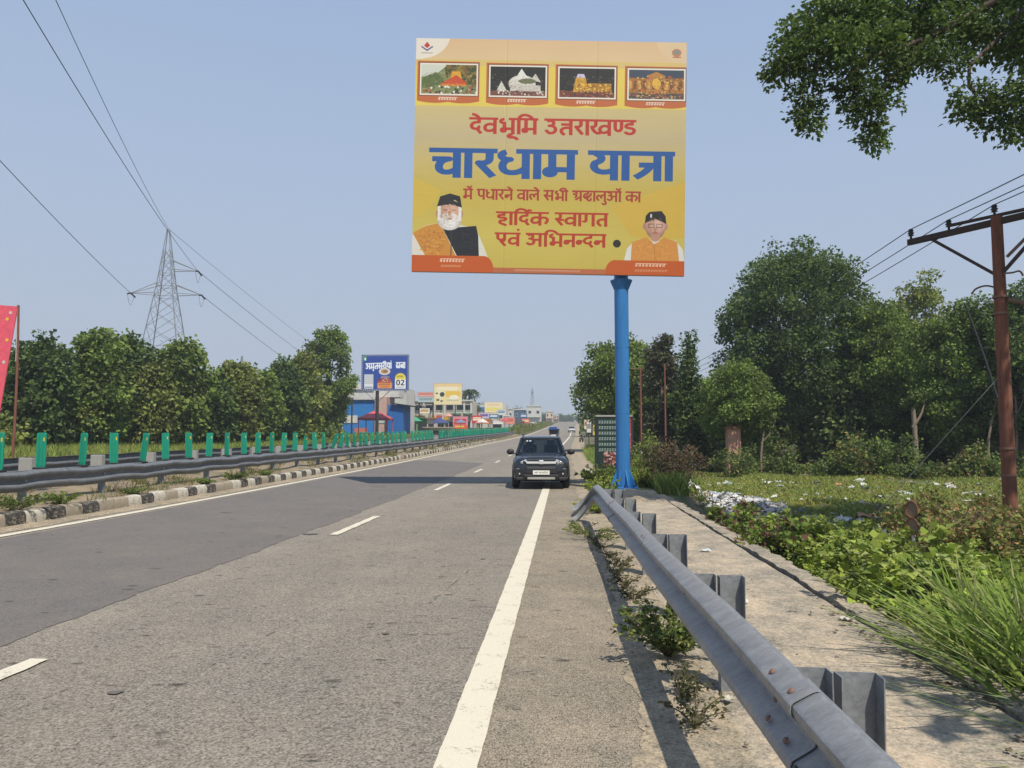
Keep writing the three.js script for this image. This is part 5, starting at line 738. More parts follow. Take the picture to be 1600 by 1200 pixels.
function wheel(parent, x, z, r, w = .2) { const g = new THREE.Group(); g.name = 'wheel'; parent.add(g); g.position.set(x, r, z); part(g, 'tyre', new THREE.TorusGeometry(r * .78, r * .24, 10, 28).rotateY(Math.PI / 2).scale(w / (r * .42), 1, 1), rubber); part(g, 'rim', new THREE.CylinderGeometry(r * .62, r * .62, w * .7, 20).rotateZ(Math.PI / 2), M.steelGrey); return g; }
{
  const car = thing('parked_car', 'dark grey compact car with chrome grille bar standing on the edge line', 'car', -.69, E(24), -23.15, R(2.4)), body = carPaint(.011, .013, .018);
  part(car, 'body', loft([[-.0, .36, .74, .62, 4.5], [-.05, .3, .86, .76, 5], [-.16, .25, .96, .84, 5], [-.4, .23, 1.01, .885, 6], [-.95, .23, 1.07, .9, 6], [-1.2, .23, 1.08, .9, 6], [-2.6, .23, 1.07, .9, 6], [-3.55, .25, 1.06, .89, 6], [-3.88, .3, 1.02, .84, 5], [-3.99, .42, .92, .72, 4]]), body);
  part(car, 'bonnet_ridge', loft([[-.2, .93, .99, .5, 3], [-.5, .97, 1.05, .56, 3], [-1.15, 1.02, 1.115, .64, 3]], 16), body);
  part(car, 'roof', loft([[-1.72, 1.55, 1.6, .6, 5], [-1.85, 1.55, 1.64, .63, 5], [-2.6, 1.56, 1.67, .655, 5], [-3.4, 1.54, 1.63, .63, 5], [-3.6, 1.5, 1.57, .58, 5]], 24), body);
  const pill = (a, b, w) => part(car, 'pillar', beam(V(...a), V(...b), w, .06), body);
  for (const s of [-1, 1]) {
    pill([s * .79, 1.04, -1.02], [s * .615, 1.58, -1.74], .07); pill([s * .8, 1.05, -2.35], [s * .64, 1.58, -2.4], .09); pill([s * .78, 1.04, -3.5], [s * .6, 1.56, -3.45], .2);
    part(car, 'side_window', quad([s * .795, 1.05, -1.08], [s * .63, 1.57, -1.8], [s * .63, 1.57, -3.4], [s * .79, 1.05, -3.45]), pane);
    part(car, 'roof_rail', tube([V(s * .58, 1.64, -1.9), V(s * .6, 1.71, -2.2), V(s * .6, 1.71, -3.2), V(s * .57, 1.63, -3.5)], .02, 16), M.steelGrey);
    const m = new THREE.Group(); m.name = 'mirror'; car.add(m); part(m, 'shell', new THREE.SphereGeometry(1, 14, 10).scale(.125, .095, .08).translate(s * .99, 1.14, -1.2), plastic); part(m, 'stalk', box(.14, .03, .05, s * .87, 1.08, -1.2), plastic);
    part(car, 'headlight', loft([[.0, .79, .87, .12, 3], [-.03, .77, .91, .19, 3.4], [-.22, .79, .94, .23, 3.4]], 18).rotateY(s * .35).translate(s * .62, -.015, -.09), lampGlass); part(car, 'lamp_core', new THREE.SphereGeometry(.05, 12, 8).scale(1, 1, .4).translate(s * .6, .83, -.02), chrome);
    part(car, 'fog_recess', rbox(.3, .26, .08, .03, s * .66, .5, -.075), plastic); part(car, 'fog_lamp', new THREE.SphereGeometry(.038, 12, 8).scale(1, 1, .5).translate(s * .66, .48, -.03), M.white); part(car, 'bumper_corner', rbox(.24, .1, .14, .03, s * .66, .33, -.06), plastic); part(car, 'bumper_fin', rbox(.26, .025, .03, .01, s * .64, .63, -.035), M.steelGrey);
    wheel(car, s * .8, -.78, .33, .21); wheel(car, s * .8, -3.28, .33, .21);
    part(car, 'wheel_arch', new THREE.TorusGeometry(.37, .03, 6, 20, Math.PI).rotateY(Math.PI / 2).translate(s * .885, .36, -.78), plastic);
  }
  part(car, 'windscreen', quad([-.76, 1.06, -1.04], [.76, 1.06, -1.04], [.6, 1.57, -1.74], [-.6, 1.57, -1.74]), pane); part(car, 'rear_window', quad([-.7, 1.06, -3.72], [.7, 1.06, -3.72], [.56, 1.54, -3.55], [-.56, 1.54, -3.55]), pane);
  part(car, 'wiper', tube([V(-.5, 1.075, -1.0), V(0, 1.085, -1.02), V(.45, 1.08, -1.0)], .012, 10), plastic);
  part(car, 'dashboard', rbox(1.4, .1, .4, .04, 0, 1.06, -1.35), plastic); part(car, 'steering_wheel', new THREE.TorusGeometry(.17, .016, 8, 20).rotateX(-.4).translate(-.36, 1.12, -1.6), flat(.2, .09, .08));
  for (const s of [-1, 1]) { part(car, 'seat', rbox(.46, .5, .14, .06, s * .36, 1.12, -2.2), flat(.2, .21, .21)); part(car, 'headrest', rbox(.26, .17, .1, .04, s * .36, 1.43, -2.24), flat(.5, .52, .5)); }
  part(car, 'windscreen_sticker', quad([-.47, 1.47, -1.585], [-.42, 1.47, -1.585], [-.41, 1.51, -1.64], [-.46, 1.51, -1.64]), M.white); part(car, 'windscreen_sticker', quad([-.38, 1.47, -1.585], [-.31, 1.47, -1.585], [-.3, 1.51, -1.64], [-.37, 1.51, -1.64]), col(.4, .55, .62));
  part(car, 'grille', rbox(.94, .17, .06, .03, 0, .845, -.03), plastic); part(car, 'chrome_bar', rbox(.92, .075, .06, .02, 0, .82, .015), silver); for (const s of [-1, 1]) part(car, 'chrome_bar', beam(V(s * .43, .82, .0), V(s * .5, .92, -.01), .06, .05), silver);
  part(car, 'emblem', rbox(.14, .13, .04, .03, 0, .84, .045), silver);
  part(car, 'lower_intake', rbox(.96, .24, .06, .04, 0, .6, -.01), plastic); part(car, 'intake_slat', box(.86, .015, .02, 0, .66, .025), M.steelGrey); part(car, 'bumper_lip', rbox(1.1, .1, .1, .03, 0, .41, -.02), plastic);
  part(car, 'skid_plate', rbox(.86, .085, .06, .02, 0, .345, .0), M.galvPale);
  const plateT = canvasTex(256, 64, (x) => { x.fillStyle = '#e9e7df'; x.fillRect(0, 0, 256, 64); x.fillStyle = '#2a2a2c'; x.font = 'bold 42px sans-serif'; x.textAlign = 'center'; x.fillText('UP 14', 78, 47); x.fillText('4737', 190, 47); });
  part(car, 'number_plate', rbox(.52, .13, .02, .005, 0, .52, .035), M.white); part(car, 'plate_print', quad([-.25, .46, .0475], [.25, .46, .0475], [.25, .58, .0475], [-.25, .58, .0475]), std({ map: plateT, roughness: .4 }));
}
function smallCar(label, x, D, c, ry = 0) { const t = thing('distant_car', label, 'car', x, E(D), -D, ry), b = carPaint(...c); part(t, 'body', loft([[0, .35, .75, .7, 5], [-.2, .26, .9, .82, 5], [-1, .24, .98, .85, 6], [-3.4, .26, 1, .85, 6], [-3.8, .4, .9, .75, 4]], 20), b); part(t, 'cabin', loft([[-.95, .9, 1.0, .68, 5], [-1.6, .92, 1.5, .62, 5], [-2.9, .92, 1.5, .62, 5], [-3.4, .9, 1.05, .66, 5]], 18), M.glass); part(t, 'roof', rbox(1.18, .05, 1.4, .02, 0, 1.5, -2.25), b); part(t, 'bumper', rbox(1.5, .2, .08, .04, 0, .42, .0), plastic); for (const s of [-1, 1]) { part(t, 'headlight', rbox(.26, .12, .05, .03, s * .55, .75, -.04), lampGlass); wheel(t, s * .76, -.75, .3); wheel(t, s * .76, -3, .3); } return t; }
smallCar('small white car far down the road by the right shoulder', 2.1 , 186, [.72, .72, .72]);
smallCar('white car parked among the stalls left of the road', -18.5, 158, [.72, .72, .72], .4); smallCar('silver car parked beside the white one at the stalls', -16.4, 166, [.5, .52, .55], .3);
{ // blue three-wheeler
  const t = thing('three_wheeler', 'blue-topped three-wheeler coming along the far lane', 'rickshaw', -1.1, E(88), -88), b = col(.03, .09, .32);
  part(t, 'front_cowl', loft([[.05, .35, .95, .28, 3], [-.2, .3, 1.1, .45, 3.5], [-.6, .3, 1.1, .55, 4]], 18), col(.7, .6, .6)); part(t, 'cabin', rbox(1.2, .55, 1.5, .06, 0, .62, -1.4), b); part(t, 'roof', rbox(1.3, .14, 2.1, .06, 0, 1.72, -1.15), b); part(t, 'windscreen', quad([-.46, 1.1, -.5], [.46, 1.1, -.5], [.55, 1.66, -.35], [-.55, 1.66, -.35]), M.glass); for (const s of [-1, 1]) { part(t, 'pillar', bar(V(s * .5, 1.05, -.5), V(s * .6, 1.68, -.3), .03), b); part(t, 'pillar', bar(V(s * .58, .9, -2), V(s * .6, 1.68, -2), .03), b); wheel(t, s * .55, -1.9, .24, .12); } wheel(t, 0, -.15, .24, .12); part(t, 'headlight', new THREE.SphereGeometry(.09, 10, 8).translate(0, .85, .02), lampGlass); part(t, 'roof_load', rbox(.9, .25, .8, .08, -.1, 1.9, -1.2), col(.05, .13, .4));
}
{ // parked motorcycle, side on, at the verge
  const t = thing('motorcycle', 'dark motorcycle standing on the right verge beyond the notice board', 'motorcycle', 2.3, E(96), -96, R(14)); wheel(t, 0, .62, .3, .1); wheel(t, 0, -.62, .3, .1); part(t, 'tank', loft([[.35, .75, .95, .1, 3], [.1, .7, 1.0, .17, 3], [-.1, .72, .9, .13, 3]], 14), plastic); part(t, 'seat', rbox(.24, .1, .75, .04, 0, .84, -.4), plastic); part(t, 'engine', rbox(.26, .34, .4, .05, 0, .5, 0), M.steelGrey); part(t, 'fork', bar(V(0, .3, .62), V(0, 1.05, .35), .035), plastic); part(t, 'handlebar', bar(V(-.34, 1.1, .28), V(.34, 1.1, .28), .02), plastic);
}
// ---------------------------------------------------------------- roadside town
function block(name, label, cat, x0, x1, D, depth, y1, mat, fn) { const y0 = E(D) - .3, w = x1 - x0, t = thing(name, label, cat, (x0 + x1) / 2, y0, -D); const h = y1 - y0; part(t, 'wall', box(w, h, depth, 0, h / 2, -depth / 2), mat); fn && fn(t, w, h, depth); return t; }
const windows = (t, xs, y, w, h, z = .02, m = M.glass, fm = M.white) => xs.forEach((x) => { const q = part(t, 'window', box(w, h, .05, x, y, z), m); part(q, 'frame', merge([box(w + .16, .1, .1, x, y + h / 2, z), box(w + .16, .1, .14, x, y - h / 2, z), box(.1, h, .1, x - w / 2, y, z), box(.1, h, .1, x + w / 2, y, z)]), fm); });
const signT = (w, h, bg, fg, seed, extra) => canvasTex(w, h, (x) => { x.fillStyle = bg; x.fillRect(0, 0, w, h); scribble(x, w / 2, h * .45, w * .8, h * .42, 9, fg, seed); extra && extra(x, w, h); });
function signBoard(name, label, x0, x1, y0, y1, D, tex, o = {}) { const g = E(D), t = thing(name, label, 'sign', (x0 + x1) / 2, g, -D), w = x1 - x0, h = y1 - y0; part(t, 'panel', box(w, h, .2, 0, (y0 + y1) / 2 - g, 0), M.steelGrey); part(t, 'printed_face', new THREE.PlaneGeometry(w - .1, h - .1).translate(0, (y0 + y1) / 2 - g, .104), std({ map: tex, roughness: .6 })); if (o.post !== 0) for (const s of o.posts || [0]) part(t, 'post', cyl(o.r || .2, o.r || .2, y0 - g + .3, 10, s * w, -.3, -.25), o.mat || M.dark); return t; }
const roofPosts = (t, xs, h, z) => xs.forEach((x) => part(t, 'post', cyl(.05, .05, h, 8, x, 0, z), M.dark));
{
  // blue restaurant and its neighbours
  block('shop_building', 'white flat-roofed building behind the blue shed', 'building', -43.5, -29.1, 136, 8, 10.9, M.white, (t, w, h) => { part(t, 'parapet', box(w + .3, .9, .3, 0, h + .2, .2), col(.72, .7, .66)); part(t, 'roof_block', box(5, 1.5, 4, 4, h + .7, -3), M.white); windows(t, [-4, -1, 2], h * .7, 1.3, 1.1); part(t, 'water_tank', cyl(.7, .7, 1.2, 14, 6.2, h, -2), M.dark); });
  block('blue_shed', 'long bright blue sheet-clad shed', 'shed', -41.5, -31.9, 125, 7, 8.1, col(.03, .24, .68), (t, w, h) => { for (let i = 0; i < 24; i++) part(t, 'corrugation', box(.12, h - .2, .05, -w / 2 + .2 + i * w / 24, h / 2, .025), col(.03, .25, .7)); part(t, 'roof', box(w + .5, .14, 7.6, 0, h + .07, -3.4), col(.5, .48, .46)); part(t, 'white_panel', box(2.6, 1.3, .06, .3, h * .52, .08), M.white); windows(t, [-1.6], h * .3, 1.2, 1.2); part(t, 'menu_board', box(2.2, 1.1, .06, 2.2, h * .22, .08), col(.62, .2, .16)); });
  block('pink_tower', 'narrow pale pink tower of the blue restaurant', 'building', -32.05, -29.75, 124.6, 5, 8.6, col(.66, .46, .4), (t, w, h) => { part(t, 'white_panel', box(1.9, 1.6, .06, 0, h * .5, .05), col(.6, .68, .66)); part(t, 'edge_strip', box(.16, h, .1, w / 2 - .08, h / 2, .06), col(.65, .2, .2)); part(t, 'white_head', box(w + 2.2, 1.8, 4, .6, h + .9, -3), M.white); });
  block('blue_hut', 'blue corrugated hut with dark sloping roof at the right of the restaurant', 'shed', -29.4, -26.8, 123, 6, 7.2, col(.02, .16, .55), (t, w, h) => { for (let i = 0; i < 10; i++) part(t, 'corrugation', box(.1, h - .1, .05, -w / 2 + .15 + i * w / 10, h / 2, .025), col(.03, .2, .62)); const rf = part(t, 'roof', box(w + 1.4, .14, 7, .5, h + .1, -2.8), M.dark); rf.rotation.z = -.14; });
  { const D = 116, t = thing('red_tent', 'red pyramid canopy tent in front of the blue restaurant', 'tent', -29.6, E(D), -D); part(t, 'canopy', new THREE.CylinderGeometry(.5, 3.3, 1.15, 4).rotateY(Math.PI / 4).translate(0, 3.9, 0), col(.72, .12, .14)); part(t, 'valance', new THREE.CylinderGeometry(3.3, 3.3, .3, 4, 1, true).rotateY(Math.PI / 4).translate(0, 3.2, 0), col(.6, .09, .11, { side: THREE.DoubleSide })); for (const a of [-1, 1]) for (const b of [-1, 1]) part(t, 'pole', cyl(.07, .07, 3.3, 8, a * 2.2, 0, b * 2.2), col(.6, .12, .12)); }
  signBoard('shop_banner', 'yellow banner on the left end of the blue shed', -40.3, -38.3, 4.7, 6.1, 123.5, signT(256, 128, '#e2b62e', '#9c3b22', 1801), { posts: [-.4, .4], r: .08 });
  const bT = canvasTex(720, 560, (x, w, h) => { x.fillStyle = '#2b4a9c'; x.fillRect(0, 0, w, h); x.strokeStyle = '#8b94b5'; x.lineWidth = 26; x.strokeRect(6, 6, w - 12, h - 12); x.setLineDash([16, 18]); x.strokeStyle = '#3b3f63'; x.lineWidth = 16; x.strokeRect(8, 8, w - 16, h - 16); x.setLineDash([]);
    poly(x, '#3d8f63', [20, 20], [75, 20], [75, 90], [20, 90]); ell(x, 52, 66, 14, 24, '#e6efe8');
    x.save(); x.translate(0, 22); x.rotate(-.03); write(x, 'a ma.F ta sa ra ii ya aa.N', 255, 118, 92, '#eef0f4', { sx: .86, pen: .21 }); x.restore(); write(x, 'dhha aa ba aa', 595, 124, 92, '#eef0f4', { sx: .86, pen: .21 });
    ell(x, 352, 262, 88, 56, '#d9d3cc'); ell(x, 352, 262, 58, 34, '#b98d63'); ell(x, 360, 262, 30, 18, '#8a6a4a'); poly(x, '#a8483f', [250, 440], [270, 380], [345, 350], [440, 380], [466, 440]); ell(x, 360, 352, 70, 22, '#8d7f9c'); for (let i = 0, r = rng(1803); i < 26; i++) ell(x, 268 + r() * 180, 378 + r() * 50, 16, 12, ['#7c2f2c', '#c06a50', '#d9b0a0'][i % 3]); poly(x, '#dd9456', [245, 440], [470, 440], [470, 528], [245, 528]); scribble(x, 357, 468, 170, 22, 9, '#8a4a26', 1804); scribble(x, 357, 506, 120, 14, 9, '#8a4a26', 1805);
    x.fillStyle = '#c6c9cf'; x.fillRect(42, 306, 140, 230); x.fillStyle = '#e3e4e6'; x.fillRect(42, 460, 140, 34); scribble(x, 112, 514, 110, 22, 6, '#6a74a0', 1806);
    x.fillStyle = '#e4d44c'; x.beginPath(); x.arc(594, 372, 82, Math.PI, 0); x.fill(); x.fillRect(512, 370, 164, 20); x.fillStyle = '#eceef0'; x.fillRect(512, 388, 164, 146); scribble(x, 594, 345, 96, 24, 5, '#5e5a2a', 1807); x.fillStyle = '#23252a'; x.font = 'bold 122px sans-serif'; x.textAlign = 'center'; x.fillText('02', 594, 482); scribble(x, 594, 512, 120, 18, 6, '#6a6d75', 1808); });
  { const t = signBoard('restaurant_hoarding', 'blue hoarding with white script and the number 02 on a dark post', -30.4, -23.1, 8.7, 14.2, 110, bT, { posts: [-.17], r: .26 }); for (const s of [-1, 1]) part(t, 'brace', bar(V(-1.24, 5.6, -.2), V(-1.24 + s * 1.9, 7.4, -.1), .06), M.steelGrey); t.children[0].material = col(.4, .42, .5); }
  [[-36.9, 'dark slim post left of the blue shed door'], [-33.8, 'dark slim post right of the blue shed door']].forEach(([x, l]) => { const t = thing('slim_post', l, 'post', x, E(117), -117); part(t, 'shaft', cyl(.13, .13, 6.6, 8), M.dark); part(t, 'cap', box(.5, .1, .3, 0, 6.6, 0), M.dark); });
  tree('clipped_tree', 'small dark lollipop tree in front of the blue shed', -34.6, 112, { top: 6, w: 1.2, y0: 2, lumps: 14, n: 420, size: .3, cols: greens.dark, seed: 1811, limbs: 2 });
  block('arcade', 'two-storey shop row with dark windows and yellow boards', 'building', -37.4, -20.9, 170, 9, 10.2, col(.66, .58, .5), (t, w, h) => { windows(t, [-6.4, -4.2, -1.8, .6, 3, 5.4, 7.2], h - 1.6, 1.7, 1.3, .05); for (const x of [-7.4, -5.3, -3, -.6, 1.8, 4.2, 6.4, 8]) part(t, 'pilaster', box(.4, h, .2, x, h / 2, .1), M.white); part(t, 'cornice', box(w + .4, .3, .6, 0, h, .1), M.white); part(t, 'fascia_board', box(5.4, 1.1, .12, -5.4, h * .5, .22), col(.75, .45, .06)); part(t, 'fascia_board', box(4.4, 1.1, .12, 1, h * .5, .22), col(.75, .4, .06)); part(t, 'shopfront', box(w - 1, h * .36, .1, 0, h * .2, .06), M.dark); for (const x of [4.6, 7.4]) { const a = part(t, 'awning', box(2.3, .1, 1.6, x, h * .62, .9), col(.03, .34, .27)); a.rotation.x = .0; } for (const x of [-6, -2.6, .6]) part(t, 'awning', box(2.8, .12, 1.7, x, h * .34, 1), col(.05, .36, .28)); });
  signBoard('roof_sign', 'yellow fascia sign above the blue hut', -34.3, -29.8, 8.95, 10.4, 148, signT(256, 96, '#d7b13a', '#7a4a1e', 1821), { posts: [-.4, .4], r: .08 }); signBoard('roof_sign', 'pink rooftop sign on the shop row', -33.4, -29.2, 11, 12.1, 168, signT(256, 64, '#e2a79c', '#b8433a', 1822), { posts: [-.4, .4], r: .08 }); signBoard('roof_sign', 'pale glass panel sign under the pink rooftop sign', -33.1, -29.3, 9.7, 10.9, 167.4, signT(256, 64, '#b5c6c9', '#4f6b73', 1823), { posts: [-.4, .4], r: .08 });
  const yT = canvasTex(512, 384, (x, w, h) => { x.fillStyle = '#e8d9a8'; x.fillRect(0, 0, w, h); x.fillStyle = '#e6c98e'; x.fillRect(0, 0, w, 60); scribble(x, 250, 96, 380, 60, 10, '#f4ead4', 1831); poly(x, '#e8c14e', [215, 140], [490, 140], [490, 250], [215, 250]); ell(x, 370, 255, 90, 45, '#f2e8d0'); ell(x, 110, 200, 84, 70, '#ece2bb'); ell(x, 150, 200, 44, 44, '#3a3d3a'); ell(x, 52, 180, 22, 16, '#4a4a44'); ell(x, 70, 300, 30, 20, '#5a5a4a'); ell(x, 140, 320, 26, 16, '#50603c'); scribble(x, 350, 310, 220, 24, 12, '#a9a6a0', 1832); });
  signBoard('yellow_hoarding', 'pale yellow hoarding above the shop row, nearest of the two', -28.1, -21.9, 8.8, 13.5, 160, yT, { posts: [-.25, .25], r: .12 });
  signBoard('yellow_hoarding', 'smaller pale yellow hoarding further down the left side', -25.5, -19.5, 8.9, 13.2, 240, canvasTex(256, 192, (x, w, h) => { x.fillStyle = '#ecdcb4'; x.fillRect(0, 0, w, h); x.fillStyle = '#e8d672'; x.fillRect(20, 80, 216, 50); scribble(x, 128, 40, 180, 30, 8, '#d8bd8a', 1841); scribble(x, 128, 160, 180, 20, 9, '#9a7f60', 1842); }), { posts: [-.3, .3], r: .15 });
  { const D = 188, t = thing('palm_tree', 'dark ragged palm behind the pale yellow hoarding', 'tree', -23.9, E(D), -D), r = rng(1850); part(t, 'trunk', taper([V(0, 0, 0), V(.1, 5, 0), V(-.1, 10.4, 0)], .28, .2, 8), M.bark); for (let k = 0; k < 22; k++) { const a = k * 2.4, l = 2 + r(), up = r() * 1.6 - .4; const sp = []; for (let i = 0; i < 22; i++) { const u = i / 22; sp.push([Math.cos(a) * l * u, 10.4 + up * u * 1.6 - 2.1 * u * u, Math.sin(a) * l * u, Math.cos(a + 1.4), -.2, Math.sin(a + 1.4), 1]); } part(t, 'frond', leaves(r, sp, { size: .6, per: 3, jit: .1, cols: greens.deep, wide: .12 }), leafMat); } }
  block('far_shop', 'white and blue building behind the smaller yellow hoarding', 'building', -28.7, -19.6, 255, 9, 13.1, M.white, (t, w, h) => { part(t, 'blue_band', box(w * .5, 1.4, .1, -w * .25, h - 1.6, .06), col(.04, .2, .5)); windows(t, [-3, -1, 1, 3], h * .5, 1.2, 1.2); });
  // umbrellas, stalls and signs
  const umbrella = (label, x, D, y, q, c) => { const g = E(D), t = thing('market_umbrella', label, 'umbrella', x, g, -D); part(t, 'canopy', new THREE.ConeGeometry(q, q * .62, 8, 1, true).translate(0, y - g, 0), col(...c, { side: THREE.DoubleSide })); part(t, 'pole', cyl(.05, .05, y - g, 8), M.white); };
  umbrella('dark blue market umbrella over a stall', -23.4, 140, 5.0, 1.8, [.06, .08, .26]); umbrella('pink market umbrella behind the dark blue one', -23.6, 152, 6.4, 1.0, [.75, .36, .36]); umbrella('white market umbrella among the parked cars', -16.6, 152, 5.2, 1.4, [.74, .72, .68]); umbrella('green market umbrella at the left stalls', -29.4, 146, 5.4, 1.5, [.06, .4, .22]);
  signBoard('stall_sign', 'pink and red stall sign beside the dark blue umbrella', -22.4, -19.3, 3.4, 6, 150, signT(256, 196, '#d98a94', '#c2322c', 1861, (x, w, h) => { x.fillStyle = '#d8572f'; x.fillRect(0, h * .7, w, h * .3); x.fillStyle = '#e8c24a'; x.fillRect(30, h * .74, w - 90, 26); }), { posts: [-.4, .4], r: .07 }); signBoard('stall_sign', 'red and orange banner above the stalls', -24.5, -20.6, 5.9, 7.9, 180, signT(256, 128, '#c5432a', '#eec14a', 1862), { posts: [-.4, .4], r: .07 }); signBoard('stall_sign', 'purple and white sign right of the red banner', -21.7, -18.9, 6.6, 8.1, 190, signT(256, 128, '#c9bfdc', '#5a3a86', 1863), { posts: [-.4, .4], r: .07 }); signBoard('stall_sign', 'orange sign under the purple one', -21.7, -18.4, 5.2, 6.5, 189, signT(256, 96, '#dd7f2e', '#7a2c18', 1864), { posts: [-.4, .4], r: .07 }); signBoard('stall_sign', 'salmon banner at the end of the stalls', -14.4, -11.6, 4.9, 6.6, 178, signT(256, 96, '#e0937f', '#a8443a', 1865), { posts: [-.4, .4], r: .07 });
  [[-27.4, -25.6, 5.2, 7, 158, '#d9d3c8', '#b0392f', 'white sign with red script left of the pink umbrella'], [-19.0, -16.8, 4.6, 6.3, 154, '#c23a3a', '#f0e2c0', 'red sign with cream script above the parked cars'], [-18.6, -16.2, 6.5, 7.6, 186, '#3f6f9c', '#e6eaf0', 'blue sign above the pink stall'], [-16.4, -14.2, 6.6, 7.8, 200, '#e3ddd0', '#44618c', 'white sign behind the box truck'], [-12.4, -10, 5.8, 7.4, 222, '#d0573a', '#f2d9b0', 'orange-red sign at the last stalls on the left'], [-20.4, -17.6, 8.6, 10.4, 228, '#cfd8dc', '#7a8a94', 'pale grey rooftop sign over the left stalls'], [-30.8, -28.6, 6.8, 8, 158, '#e9e2d2', '#c58a2c', 'cream sign over the green kiosk'], [-14.6, -12.2, 8.2, 9.8, 252, '#34557c', '#d7e0e8', 'dark blue sign far along the left side']].forEach(([x0, x1, y0, y1, D, bg, fg, l], i) => signBoard('shop_sign', l, x0, x1, y0, y1, D, signT(128, 80, bg, fg, 1880 + i), { posts: [-.4, .4], r: .07 }));
  umbrella('red market umbrella near the box truck', -12.6, 160, 5.6, 1.3, [.6, .1, .1]); umbrella('blue and grey market umbrella by the parked cars', -20.4, 147, 5.0, 1.2, [.2, .26, .42]); smallCar('dark car among the stalls behind the white umbrella', -14.6, 158, [.04, .04, .05], .35); smallCar('red car between the stalls and the green panels', -22.2, 146, [.4, .05, .05], .6);
  const stall = (label, x0, x1, D, y, c, rc) => block('market_stall', label, 'stall', x0, x1, D, 3, y, col(...c), (t, w, h) => { part(t, 'roof', box(w + .6, .12, 3.8, 0, h + .06, -1.3), col(...rc)); part(t, 'opening', box(w * .7, h * .45, .06, 0, h * .5, .04), M.dark); part(t, 'counter', box(w * .8, .1, .5, 0, h * .3, .25), M.white); });
  stall('green kiosk left of the dark blue umbrella', -30, -27.2, 150, 5.6, [.16, .36, .16], [.05, .36, .28]); stall('white kiosk with red lettering behind the umbrella', -26.6, -25, 144, 5.4, [.72, .66, .6], [.6, .2, .16]); stall('low cream stall by the green panels', -25.6, -20.4, 136, 3.5, [.7, .62, .5], [.6, .54, .46]); stall('pink stall further along the left side', -19, -16.4, 196, 6.2, [.66, .4, .36], [.5, .3, .28]); stall('pale stall near the end of the left stalls', -13.4, -10.9, 205, 6.2, [.62, .56, .5], [.4, .4, .4]);
  { const D = 170, t = thing('box_truck', 'white box truck parked past the stalls', 'truck', -15.1, E(D), -D); part(t, 'cargo_box', rbox(2.5, 2.3, 5, .05, 0, 1.9, -4), M.white); part(t, 'cab', rbox(2.3, 1.9, 1.5, .12, 0, 1.4, -.75), M.white); part(t, 'windscreen', box(2, .8, .04, 0, 1.8, .02), M.glass); part(t, 'bumper', box(2.2, .3, .1, 0, .55, .04), plastic); for (const s of [-1, 1]) { wheel(t, s * 1, -.8, .45); wheel(t, s * 1, -5, .45); } }
  // distant houses on both sides
  const far = [['white house far down the left side', -24.5, -20.4, 300, 13.4, [.72, .7, .68]], ['blue-walled house far down the left side', -21.3, -16.4, 320, 13.8, [.05, .12, .24]], ['white block under the phone mast', -17.2, -10.4, 350, 16.6, [.72, .72, .72]], ['grey house left of the phone mast block', -27, -22, 360, 15, [.5, .5, .52]], ['cream house beyond the phone mast', -9.8, -5.6, 420, 16.5, [.7, .62, .52]], ['low pink house beyond the cream one', -5.5, -2.6, 450, 15.2, [.66, .48, .42]], ['white flat-roofed building at the end of the road on the right', 11, 19, 480, 19.6, [.74, .66, .58]], ['pale house on the right behind the small white car', 9.5, 14, 330, 13.5, [.6, .5, .42]], ['dark brown house on the right of the road', 8.2, 11.6, 262, 10.4, [.3, .2, .15]], ['cream shop on the right of the road', 5.6, 8.6, 200, 7.0, [.66, .56, .4]]];
  far.forEach(([l, x0, x1, D, y, c], i) => block('distant_house', l, 'building', x0, x1, D, 8, y, col(...c), (t, w, h) => { part(t, 'parapet', box(w + .3, .5, .3, 0, h, .1), M.white); windows(t, [-w * .28, w * .28], h * .68, w * .2, 1.3, .03); part(t, 'awning', box(w * .9, .12, 1.2, 0, h * .4, .6), col([.4, .6, .1][i % 3], .2, [.3, .12, .1][i % 3])); }));
  { const D = 352, t = thing('phone_mast', 'thin lattice phone mast on the white block', 'mast', -14.6, 16.5, -D); for (const a of [[-1, -1], [1, -1], [0, 1]]) part(t, 'leg', bar(V(a[0] * .9, 0, a[1] * .9), V(a[0] * .25, 8.6, a[1] * .25), .09, .07, 5), M.steelGrey); for (let k = 0; k < 8; k++) part(t, 'brace', bar(V((k % 2 ? -1 : 1) * lerp(.9, .3, k / 8), k * 1.05, 0), V((k % 2 ? 1 : -1) * lerp(.9, .3, (k + 1) / 8), (k + 1) * 1.05, 0), .06, .06, 4), M.steelGrey); part(t, 'antenna', box(.9, 1.1, .5, 0, 6.6, .3), M.steelGrey); part(t, 'spike', bar(V(0, 8.4, 0), V(0, 10, 0), .05), M.steelGrey); }
  signBoard('road_sign', 'yellow sign panel right of the road before the notice board', 3.2, 3.9, 1.9, 3.1, 82, signT(64, 96, '#e0cb3a', '#8a7a22', 1871), { r: .05 }); signBoard('road_sign', 'white sign panel beside the yellow one', 2.6, 3.15, 2.2, 3.5, 84, signT(64, 128, '#dcdad4', '#8c8c90', 1872), { r: .05 }); signBoard('road_sign', 'cream sign board further along the right verge', 3.6, 4.6, 3.1, 4.8, 130, signT(128, 128, '#e2cfa4', '#a06a3a', 1873), { r: .06 });
